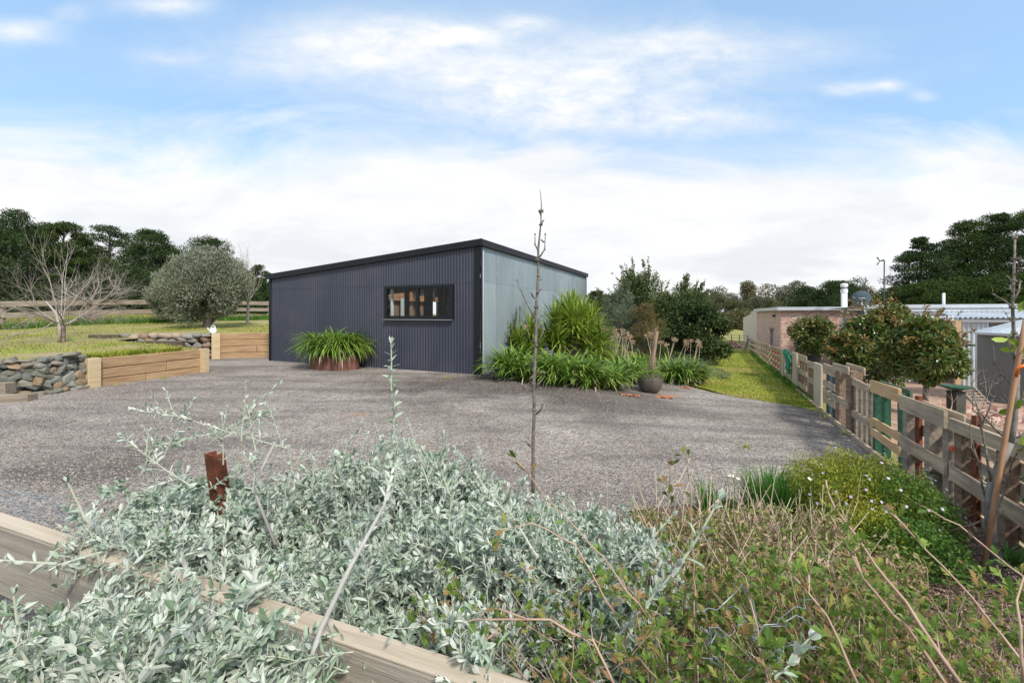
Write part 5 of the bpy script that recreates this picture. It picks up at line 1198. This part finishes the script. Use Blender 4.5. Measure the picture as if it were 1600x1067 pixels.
# understory woody stems
wood = B()
for i in range(110):
    y = random.uniform(1.5,2.3); px = random.uniform(0,1050); x = (px-800)/F*y; zc = canopy(x,y)
    if zc < .15: continue
    p = np.array([x+random.gauss(0,.15), y+random.gauss(0,.15), 0.]); q = np.array([x,y,zc*.75]); m_ = (p+q)/2+rng.normal(size=3)*.05; wood.tube([p,m_,q],[.007,.005,.003],6,cap=False)
# feature sprigs, each at its own distance
def path_sprig(P, r, leaf, node=.02, sub=0.0, leaf0=0.):
    """long shoot through given points with leaves"""
    P = [np.array(q) for q in P]
    for i, (p, q) in enumerate(zip(P[:-1], P[1:])):
        L = np.linalg.norm(q-p); sprig(p, (q-p), L, r*(1-.3*i/len(P)), leaf, node, .02, sub, leaf0=leaf0 if i == 0 else 0.)
path_sprig([at(612,770,1.35),at(616,680,1.33),at(612,610,1.31),at(606,538,1.30)], .0040, .036, .0165, .08)
path_sprig([at(325,695,1.6),at(385,650,1.56),at(438,602,1.52)], .003, .03, .03, .05, leaf0=.35)
path_sprig([at(160,890,1.12),at(137,820,1.11),at(112,752,1.10)], .0035, .033, .02, .0, leaf0=.5)
path_sprig([at(960,1000,1.0),at(1050,900,1.0),at(1136,790,1.0)], .0042, .044, .024, .0, leaf0=.1)
path_sprig([at(985,880,1.15),at(1020,840,1.15),at(1050,805,1.15)], .003, .032, .02)
path_sprig([at(480,775,1.6),at(520,725,1.6),at(566,665,1.6)], .003, .03, .02, .0, leaf0=.2)
path_sprig([at(1190,1075,.85),at(1230,1035,.85),at(1262,995,.85)], .0035, .042, .022)
path_sprig([at(230,700,1.75),at(330,680,1.75),at(420,640,1.7)], .003, .03, .018, .15)
path_sprig([at(450,700,1.7),at(300,655,1.7),at(200,640,1.7)], .003, .03, .018, .15)
path_sprig([at(300,760,1.55),at(215,700,1.55),at(190,680,1.55)], .003, .03, .018, .2)
path_sprig([at(395,770,1.5),at(400,705,1.5),at(385,640,1.5)], .003, .03, .018, .2)
path_sprig([at(460,760,1.6),at(452,700,1.6)], .003, .028, .018, .1)
path_sprig([at(840,870,1.2),at(790,800,1.25),at(745,745,1.3)], .003, .03, .02, .1)
path_sprig([at(-10,878,1.02),at(90,880,1.02),at(160,862,1.05)][::-1], .003, .03, .025)
path_sprig([at(60,1067,.85),at(30,990,.85),at(22,930,.85)], .0035, .034, .018)
path_sprig([at(400,1067,.8),at(250,1010,.82),at(120,985,.85)], .004, .034, .02, .1)
path_sprig([at(390,1067,.72),at(330,1040,.75),at(180,975,.8)], .004, .034, .02, .1)
path_sprig([at(700,850,1.3),at(705,780,1.3),at(690,735,1.3)], .0032, .031, .018, .1)
for px, py, Y in [(660,700,1.7),(560,735,1.8),(500,745,1.9),(760,720,2.1),(820,745,2.1),(350,640,1.75),(300,625,1.75),(255,660,1.75),(415,625,1.7),(880,760,1.9),(640,660,1.5),(590,690,1.5),(930,775,1.7),(380,600,1.7)]:
    tip = np.array(at(px,py,Y)); d = np.array([random.gauss(0,.25),random.gauss(0,.2),1.]); d /= np.linalg.norm(d); sprig(tip-d*.22, d, .22, .0028, .029, .018, .05, .15)
wood.tube([at(462,1110,.72),at(500,985,.80),at(545,890,.92),at(600,790,1.05),at(612,740,1.2)], [.0058,.0054,.005,.004,.003], 8)
path_sprig([at(545,885,.93),at(598,795,1.05),at(611,735,1.2)], .003, .032, .018, .15)
wood.tube([at(380,1090,.76),at(340,990,.86),at(309,935,.95),at(285,870,1.1),at(270,820,1.25)], [.008,.007,.006,.005,.003], 7)
wood.tube([at(430,690,1.6),at(395,760,1.55),at(430,850,1.5)], [.004,.005,.006], 6)
sbt = thing('silver_bush', (-.2,1.6,0), 'large silvery grey leaved bush filling the front, growing through the near rail', 'shrub')
lv = B(); m_ = len(LV); lv.inst(LEAF, np.array(LV), np.array(LD), np.array(LU)+rng.normal(size=(m_,3))*.15, np.array(LL_), np.array(LW))
print('silver leaves', m_)
lv.build('leaves', teu_m, sbt); stems.build('stems', teus_m, sbt); wood.build('branches', teuw_m, sbt, smooth=True)
# ------------------------------------------------------------------ red tipped shrub on the right
rl = B(); rs = B()
def rbranch(P, r, leaf=.045, every=.035, k_=2, side=.3):
    P = [np.array(q) for q in P]
    # resample
    pts = []
    for p, q in zip(P[:-1], P[1:]):
        n_ = max(2, int(np.linalg.norm(q-p)/.03))
        for i in range(n_): pts.append(p+(q-p)*i/n_+rng.normal(size=3)*.002)
    pts.append(P[-1]); r = r*.68; rs.tube(pts, np.linspace(r, r*.5, len(pts)), 6)
    rs_nodes = []
    for i in range(1, len(pts)):
        if random.random() < .8:
            d = pts[i]-pts[i-1]; d /= np.linalg.norm(d)
            for q in range(random.randint(1,k_)):
                ld = d*.5+runit(1)[0]*.8; ld[2] += .2
                rl.inst(LOBED, [pts[i]], [ld], [UP+runit(1)[0]*.5], leaf*random.uniform(.6,1.2), leaf*random.uniform(.4,.7))
            if random.random() < side:   # short spur with bud
                sd = d*.6+runit(1)[0]*.6; e = pts[i]+sd*random.uniform(.02,.07); rs.tube([pts[i], e], [r*.5, r*.8 if random.random()<.3 else r*.25], 5)
                rl.inst(LOBED, [e]*3, runit(3)*.6+sd, UP+runit(3)*.5, leaf*random.uniform(.6,1.), leaf*.55)
rbranch([at(960,1075,.75),at(930,1000,.78),at(860,972,.8),at(790,968,.82),at(700,972,.85),at(655,975,.86)], .0036, .04)
rbranch([at(1010,960,.95),at(940,870,.97),at(870,795,1.0),at(800,712,1.02)], .0032, .038)
rbranch([at(960,960,.9),at(900,850,.92),at(830,815,.94),at(770,834,.95)], .003, .036)
rbranch([at(745,1030,.8),at(760,1000,.82),at(790,970,.84)], .003, .04)
rbranch([at(1085,1000,1.1),at(1083,860,1.12),at(1075,715,1.14)], .0035, .04, side=.2)
rbranch([at(1050,900,1.2),at(1045,760,1.2)], .0028, .038)
rbranch([at(1620,1065,.8),at(1540,960,.85),at(1450,860,.92),at(1380,790,.98)], .004, .04)
rbranch([at(1500,1070,.72),at(1440,975,.78),at(1370,880,.85),at(1300,790,.9),at(1290,750,.92)], .0052, .038, side=.35)
rbranch([at(1480,1075,.76),at(1420,985,.8),at(1350,905,.84),at(1298,806,.88)], .0045, .038)
rbranch([at(1640,930,1.0),at(1560,870,1.05),at(1500,820,1.1),at(1430,785,1.15)], .0038, .038)
rbranch([at(1340,1075,.7),at(1290,960,.74),at(1240,900,.78)], .0038, .042)
rbranch([at(1200,1075,.8),at(1180,980,.85),at(1165,900,.9)], .0035, .042)
rbranch([at(1600,1070,.7),at(1590,980,.72),at(1600,900,.75)], .0042, .042)
def rc(x, y):
    px = 800+F*x/y; return np.interp(px, [820,960,1100,1300,1500,1700], [.52,.60,.62,.60,.60,.64])*(1-.5*sst(1.15,1.8,y))
for i in range(1350):
    y = random.uniform(.6,1.85); px = random.uniform(860,1640); x = (px-800)/F*y
    if px < 1000 and random.random() < .55: continue
    if px > 1400 and y > 1.3-.2*random.random(): continue
    zc = rc(x,y)*random.uniform(.66,1.06)*(1+.14*noise2(x*6, y*6)); L = random.uniform(.12,.26); d = np.array([random.gauss(-.1,.5),random.gauss(0,.5),1.]); d /= np.linalg.norm(d)
    t_ = np.array([x,y,zc]); rbranch([t_-d*L, t_-d*L*.5+rng.normal(size=3)*.012, t_], random.uniform(.0014,.0024), random.uniform(.026,.046), k_=3, side=.25)
for i in range(75):
    y = random.uniform(.78,1.15); px = random.uniform(640,1010); x = (px-800)/F*y
    t_ = np.array([x,y,random.uniform(.60,.72)]); d = np.array([random.gauss(-.5,.4),random.gauss(0,.4),.8]); d /= np.linalg.norm(d); L = random.uniform(.08,.18); rbranch([t_-d*L, t_-d*L*.5, t_], .002, random.uniform(.026,.04), k_=2, side=.2)
rsh = thing('red_tipped_shrub', (.7,1.2,0), 'green shrub with lobed red tinged leaves and long reddish twigs in the lower right', 'shrub')
rl.build('leaves', redl_m, rsh); rs.build('twigs', reds_m, rsh, smooth=True)
# low matted perennial with dry stalks
b = B(); ds_ = B()
for i in range(5200):
    y = random.uniform(1.35,2.75); px = random.uniform(990,1440); x = (px-800)/F*y
    z = .30*(1-sst(2.2,2.8,y))*(1-.5*sst(1250,1450,px))+.06*math.sin(x*8)*math.sin(y*7)
    if z < .02 or (px > 1330 and y > 2.1): continue
    q = np.array([x,y,z*random.uniform(.4,1.1)]); k_ = 5
    b.inst(LEAF, np.repeat([q],k_,0)+rng.normal(size=(k_,3))*.012, runit(k_)+UP*.35, runit(k_), random.uniform(.02,.036), .010)
lm = thing('matted_perennial', (1.1,2.0,0), 'low mat of reddish green foliage with pale dry stalks', 'plant'); b.build('leaves', redleaf2_m, lm)
for i in range(420):
    y = random.uniform(1.3,2.5); px = random.gauss(1180,110); x = (px-800)/F*y
    if px > 1330: continue
    z0 = .08; L = random.uniform(.14,.34); d = np.array([random.gauss(0,.35),random.gauss(0,.3),1.]); p = np.array([x,y,z0+random.uniform(0,.1)]); ds_.tube([p,p+d*L*.5+rng.normal(size=3)*.012,p+d*L], [.0026,.0022,.0014], 4, cap=False)
ds_.build('dry_stalks', dry_m, lm)
# bulbs
def bulbs(px, py, rpx, hpx, n_, lb):
    p = gnd(px, py); s = p.y/F; strap_plant('daffodil_clump', (p.x,p.y,p.z+.03), rpx*s*.6, .13, n_, hpx*s*1.05, .011, (1.05,1.5), (.1,.7), leek_m, lb, 'plant', 'clumps of bulb leaves in the front bed', fold=.1, segs=4); return p
bp = bulbs(1198, 826, 48, 80, 520, 'upright bright green clump of bulb leaves at the gravel edge')
bulbs(1118, 822, 26, 55, 120, 'small thin green clump of bulb leaves left of the bright one')
bulbs(1290, 812, 22, 70, 150, 'narrow green clump of bulb leaves beside the yellow green daisy bush')
for px, py, Y, lb in [(1146,742,2.75,'pale creamy daffodil flower above the left side of the green clump'),(1268,744,2.7,'tiny pale daffodil flower by the edging stone, left of the daisy bush')]:
    q = np.array(at(px,py,Y)); th = thing('daffodil_flower', (q[0],q[1],ground_z(q[0],q[1])), lb, 'flower'); b = B(); b.tube([(q[0]+.02,q[1],0.02),(q[0]+.01,q[1],q[2]*.6),q], [.003,.003,.002], 5); b.build('stalk', leek_m, th)
    b = B(); k_ = 10 if px < 1200 else 6; b.inst(LEAF, np.repeat([q],k_,0)+rng.normal(size=(k_,3))*.012, runit(k_)-np.array([0,.5,0]), runit(k_), .032 if px < 1200 else .018, .02); b.build('petals', wpetal_m, th)
# daisy bush
db = thing('daisy_bush', (2.35,3.0,0), 'rounded yellow green bush dotted with small mauve daisies by the fence', 'shrub')
b = B(); b2 = B(); fl = B(); stb = B()
def dome(cx, cy, rx, ry, h, n_, bb_, leaf, wd):
    u = runit(n_); u[:,2] = np.abs(u[:,2]); rad = rng.uniform(.62,1.04,(n_,1)); lump = 1+.10*np.sin(u[:,0:1]*9+cx)*np.sin(u[:,1:2]*8)
    p = np.array([cx,cy,.02])+u*rad*lump*np.array([rx,ry,h]); bb_.inst(RH, p, u*.5+runit(n_)*.8+UP*.3, runit(n_), leaf*rng.uniform(.6,1.3,n_), wd)
    return p
c1 = gnd(1395, 850); 
dome(2.25,2.85,.46,.42,.40,15000,b,.018,.009); dome(2.1,2.75,.3,.35,.32,7000,b,.018,.009); dome(2.0,2.42,.28,.25,.24,5000,b,.016,.009)
dome(2.38,2.62,.27,.26,.36,8000,b2,.018,.011); dome(2.12,2.3,.27,.2,.22,5000,b2,.018,.011)
for i in range(60):
    a_ = rng.uniform(0,6.28); q = np.array([2.35+.15*math.cos(a_),2.7+.15*math.sin(a_),.0]); stb.tube([q*np.array([1,1,0]), q+np.array([.25*math.cos(a_),.25*math.sin(a_),.22])], [.004,.0015], 4)
for i in range(75):
    u = runit(1)[0]; u[2] = abs(u[2])*.8+.25; cx, cy, rx, h_ = random.choice([(2.32,2.85,.48,.42),(2.32,2.85,.48,.42),(2.38,2.62,.28,.38),(2.1,2.75,.32,.34)]); q = np.array([cx,cy,.04])+u/np.linalg.norm(u)*np.array([rx,rx,h_])*rng.uniform(1.0,1.06)
    k_ = 9; a_ = np.arange(k_)*2*PI/k_; t_ = np.cross(u,[0,0,1]); t_ /= np.linalg.norm(t_)+1e-6; s_ = np.cross(u,t_)
    fl.inst(RH, np.repeat([q],k_,0), np.cos(a_)[:,None]*t_+np.sin(a_)[:,None]*s_, np.repeat([u],k_,0), .010, .006)
    fl.build('daisy', petal_m, db); fl = B()
b.build('upper_leaves', daisy_m, db); b2.build('lower_leaves', daisyd_m, db); stb.build('stems', barkred_m, db); 
# small plants in the right bed
for px, py, lb in [(1385,905,'tiny strappy grey green plant in the mulch before the daisy bush'),(1575,895,'small leafy weed at the foot of the bare tree'),(1500,770,'mauve daisy stems against the fence foot')]:
    p = gnd(px, py); strap_plant('small_weed', (p.x,p.y,p.z), .07,.07, 60, .16, .016, (.5,1.4), (.3,1.2), leek_m if px != 1385 else shrubg_m, lb, 'plant', segs=3)
# bare sapling in the centre
sy = 3.15; sx = lambda px, py, Y=sy: np.array(at(px,py,Y))
sap = thing('sapling', (at(834,760,sy).x, sy, 0), 'slender leafless sapling standing in the middle in front of the shed corner', 'tree')
main = [np.array([at(833,770,sy).x,sy,0]), sx(833,740), sx(833,690), sx(835,640), sx(834,600), sx(837,540), sx(838,480), sx(841,430), sx(841,390), sx(845,350), sx(846,320), sx(844,297)]
b = B(); b.tube(main, [.015,.013,.0125,.012,.012,.011,.0105,.0095,.008,.0055,.004,.0022], 8)
for px, py in [(833,690),(834,600),(837,540),(838,480),(841,430),(845,350),(835,640),(846,330)]: rock(b, sx(px,py), (.034,.03,.03), T=ICO1)
b.build('trunk', bark_m, sap, smooth=True)
b = B()
for P_ in [[(837,500),(825,478),(813,452),(808,438)],[(841,392),(836,382),(836,366)],[(843,402),(851,390),(852,366)],[(834,612),(820,605),(812,600)],[(836,590),(845,580),(850,582)],[(835,650),(845,640),(848,632)],[(837,545),(850,515),(846,510)],[(838,470),(832,462),(830,458)],[(834,610),(842,600),(851,588)],[(833,700),(826,695),(822,690)],[(840,440),(846,436)],[(845,350),(849,345)],[(845,336),(842,330)],[(839,460),(845,452)],[(834,580),(829,570),(828,560)],[(843,408),(838,405)],[(846,375),(849,378)]]:
    q = [sx(px,py,sy+rng.normal()*.03) for px,py in P_]; b.tube(q, np.linspace(.0065,.003,len(q)), 6)
    for e in q[1:]: rock(b, e, (.014,.012,.016), T=ICO1)
b.build('twigs', bark_m, sap, smooth=True)
# bare tree on the right with stake
ty = 2.38; tx = lambda px, py, dy=0.: np.array(at(px,py,ty+dy))
tr2 = thing('young_bare_tree', (at(1553,905,ty).x, ty, 0), 'young leafless tree with knobbly grey branches by the near pallet', 'tree')
b = B()
b.tube([np.array([at(1565,905,ty).x,ty,-.02]), tx(1558,880), tx(1549,840), tx(1546,790), tx(1550,755), tx(1565,720), tx(1578,692)], [.031,.028,.024,.022,.020,.019,.018], 10)
b.tube([tx(1578,692),tx(1585,660),tx(1588,620),tx(1590,585)], [.016,.014,.012,.010], 8)
b.build('trunk', mat('bark_smooth_grey', [(.11,.10,.09),(.19,.18,.165),(.26,.25,.235)], 14, .8, .5, 60, bdist=.003), tr2, smooth=True)
b = B()
BR = [([(1588,600),(1586,560),(1584,520),(1582,480),(1584,440),(1585,405),(1586,372)],.0105),([(1582,480),(1570,470),(1552,460)],.005),([(1585,430),(1597,420),(1606,415)],.006),([(1583,470),(1592,455),(1594,440)],.006),
      ([(1578,692),(1595,685),(1612,665)],.012),([(1549,760),(1540,700),(1532,660),(1530,645)],.007),([(1545,800),(1535,760),(1528,720),(1516,680)],.006),([(1532,670),(1545,640),(1552,620)],.005),
      ([(1553,820),(1562,790),(1572,755),(1582,720),(1596,695)],.006),([(1576,690),(1560,675),(1540,655),(1528,640),(1520,610)],.006),([(1588,650),(1575,630),(1560,600),(1562,585)],.0055),([(1588,640),(1600,620),(1610,600)],.007),
      ([(1590,585),(1596,560),(1606,540)],.007),([(1560,600),(1545,595),(1530,600)],.003),([(1528,720),(1518,700),(1515,670),(1518,650)],.003),([(1588,610),(1570,590),(1555,570),(1552,540)],.004),([(1586,560),(1578,545),(1575,530)],.004),
      ([(1555,835),(1570,830),(1600,832)],.003),([(1552,810),(1566,800),(1580,812)],.003),([(1538,700),(1525,690),(1512,692)],.003),([(1582,460),(1579,452),(1578,447)],.005),([(1530,650),(1520,640),(1519,600),(1530,580)],.003),([(1565,730),(1552,716),(1535,705)],.0035),([(1584,505),(1576,498),(1572,490)],.004)]
for P_, r in BR:
    q = [tx(px,py,rng.normal()*.02+.012*i) for i,(px,py) in enumerate(P_)]; q[0] = tx(*P_[0]); b.tube(q, np.linspace(r,r*.5,len(q)), 6)
    for e in q[1:]:
        rock(b, e, (r*2.3,)*3, T=ICO1)
        for _ in range(2):
            d = runit(1)[0]; d[2] = abs(d[2]); b.tube([e, e+d*random.uniform(.015,.05)], [r*.4,r*.2], 4)
b.build('branches', bark_m, tr2, smooth=True)
b = B(); 
for px,py in [(1576,530),(1590,545),(1600,700),(1570,880),(1585,640),(1600,470)]:
    q = tx(px,py); b.inst(LEAF, [q]*3, runit(3)-UP*.2, runit(3), .07, .04)
b.build('last_leaves', yuc_m, tr2)
b = B(); b.tube([tx(1533,915,-.05), tx(1558,760,-.04), tx(1578,640,-.03), tx(1595,540,-.02), tx(1603,500,-.02)], [.013,.013,.012,.012,.012], 8)
tag(b.build('garden_stake', mat('stake_wood', [(.30,.16,.09),(.42,.26,.16)], 5, .8), smooth=True), 'leaning brown wooden stake beside the young bare tree', 'stake')
b = B(); b.tube([tx(1588,588,-.03),tx(1590,575,-.05),tx(1602,570,-.05),tx(1612,574,-.02)], .009, 6); tag(b.build('tree_tie', mat('orange_tie', [(.75,.16,.03),(.8,.2,.05)], 3, .5), smooth=True), 'bright orange tree tie around stake and branch', 'tie')
# edging stones
for i, (px, py, sx_, lb) in enumerate([(1250,772,.24,'flat pale stone edging the bed beside the upright green clump'),(1275,758,.16,'smaller pale edging stone next to the daisy bush')]):
    p = gnd(px,py); b = B(); rock(b, np.array([p.x,p.y,.04]), (sx_,.15,.12), axes((1,.4)), .6, .06); tag(b.build('edging_stone', boulder_m), lb, 'stone')
# crumpled chicken wire
def wires(name, cpts, n_, lb, rad=.0013):
    b = B()
    for i in range(n_):
        P_ = []
        off = rng.normal(size=3)*np.array([.03,.05,.025]); ph_ = rng.uniform(0,6)
        for k_, q in enumerate(np.linspace(0,1,26)):
            s_ = q*(len(cpts)-1); j = min(int(s_), len(cpts)-2); c_ = np.array(cpts[j])*(1-(s_-j))+np.array(cpts[j+1])*(s_-j)
            P_.append(c_+off*(1+.5*math.sin(q*9+ph_))+rng.normal(size=3)*.006)
        b.tube(P_, rad, 4, cap=False)
    return tag(b.build(name, chick_m), lb, 'wire')
wires('chicken_wire', [at(-40,770,2.1),at(20,775,2.1),at(60,795,2.0),at(110,815,1.9)], 15, 'crumpled grey chicken wire behind the near rail at the left')
wires('loose_wire', [at(1090,985,.95),at(1150,985,.95),at(1180,1012,.93),at(1260,1005,.93)], 5, 'thin bluish wire strand tangled among the red tipped shrub', .0010)
b = B(); b.tube([at(170,688,1.9),at(230,690,1.85),at(290,700,1.8)], .0018, 5); tag(b.build('wire_end', chick_m), 'single pale wire sticking out left of the silver bush', 'wire')
# loose gravel and bark chips
T8 = (np.array([[.5,0,0],[0,.4,0],[-.5,0,0],[0,-.4,0],[0,0,.3],[.3,.3,.15],[-.3,.25,.18]]), np.array([[0,5,4],[5,1,4],[1,6,4],[6,2,4],[2,3,4],[3,0,4],[0,1,5],[1,2,6]]))
n_ = 120000; y = 2.3+rng.random(n_)**1.5*8.0; px = rng.uniform(-60,1330,n_); x = (px-800)/F*y
k_ = (x < 3.0+(y-2.63)*.483-.06) & (x > np.interp(y,[2,6,7,8,10.2,11],[-9,-7.9,-7.7,-7.6,-7.0,-6.8])) & ~((y > np.interp(x,[-7.5,-.71,0],[12.3,9.5,9.4])) ) & ~((x > 2.0) & (y > 8.4)) & ~((x>0) & (y > 9.2))
k_ &= ~((np.hypot(x-pc[0], y-pc[1]) < .64))
x, y = x[k_], y[k_]; m_ = len(x); P_ = np.c_[x, y, [ground_z(a_,b_)+.006 for a_,b_ in zip(x,y)]]
b = B(); s_ = rng.uniform(.008,.021,m_)*(1+.5*(rng.random(m_)<.04)); d = runit(m_); d[:,2] *= .3; b.inst(T8, P_, d, UP+runit(m_)*.4, s_, s_)
tag(b.build('loose_gravel', stonelet_m), 'loose grey and reddish gravel stones over the yard', 'gravel', kind='stuff')
n_ = 26000; y = rng.uniform(1.2,4.0,n_); px = rng.uniform(1000,1620,n_); x = (px-800)/F*y; k_ = (x < 3.0+(y-2.63)*.483-.04) & (x > np.interp(y,[1,2.7,3.3,4.0],[.3,.9,1.9,2.7])); x, y = x[k_], y[k_]; m_ = len(x)
b = B(); d = runit(m_); d[:,2] *= .35; s_ = rng.uniform(.008,.026,m_); b.inst(T8, np.c_[x,y,[ground_z(a_,b_)+.05 for a_,b_ in zip(x,y)]], d, UP+runit(m_)*.4, s_, s_*.5)
tag(b.build('bark_mulch', chip_m), 'brown bark chip mulch on the right hand bed', 'mulch', kind='stuff')
# little weeds in the gravel
b = B()
for px, py in [(255,592),(290,582),(180,603),(700,590),(1165,700),(695,592),(1290,655),(1320,680)]:
    p = gnd(px,py); k_ = 22; b.ribbons(np.repeat([[p.x,p.y,p.z]],k_,0)+rng.normal(size=(k_,3))*np.array([.04,.04,0]), rng.uniform(0,6.28,k_), rng.uniform(.04,.11,k_), np.full(k_,.008), rng.uniform(.6,1.4,k_), rng.uniform(0,1,k_), 3)
tag(b.build('weeds', grassl_m), 'scattered green weeds sprouting in the gravel', 'weeds', kind='stuff')
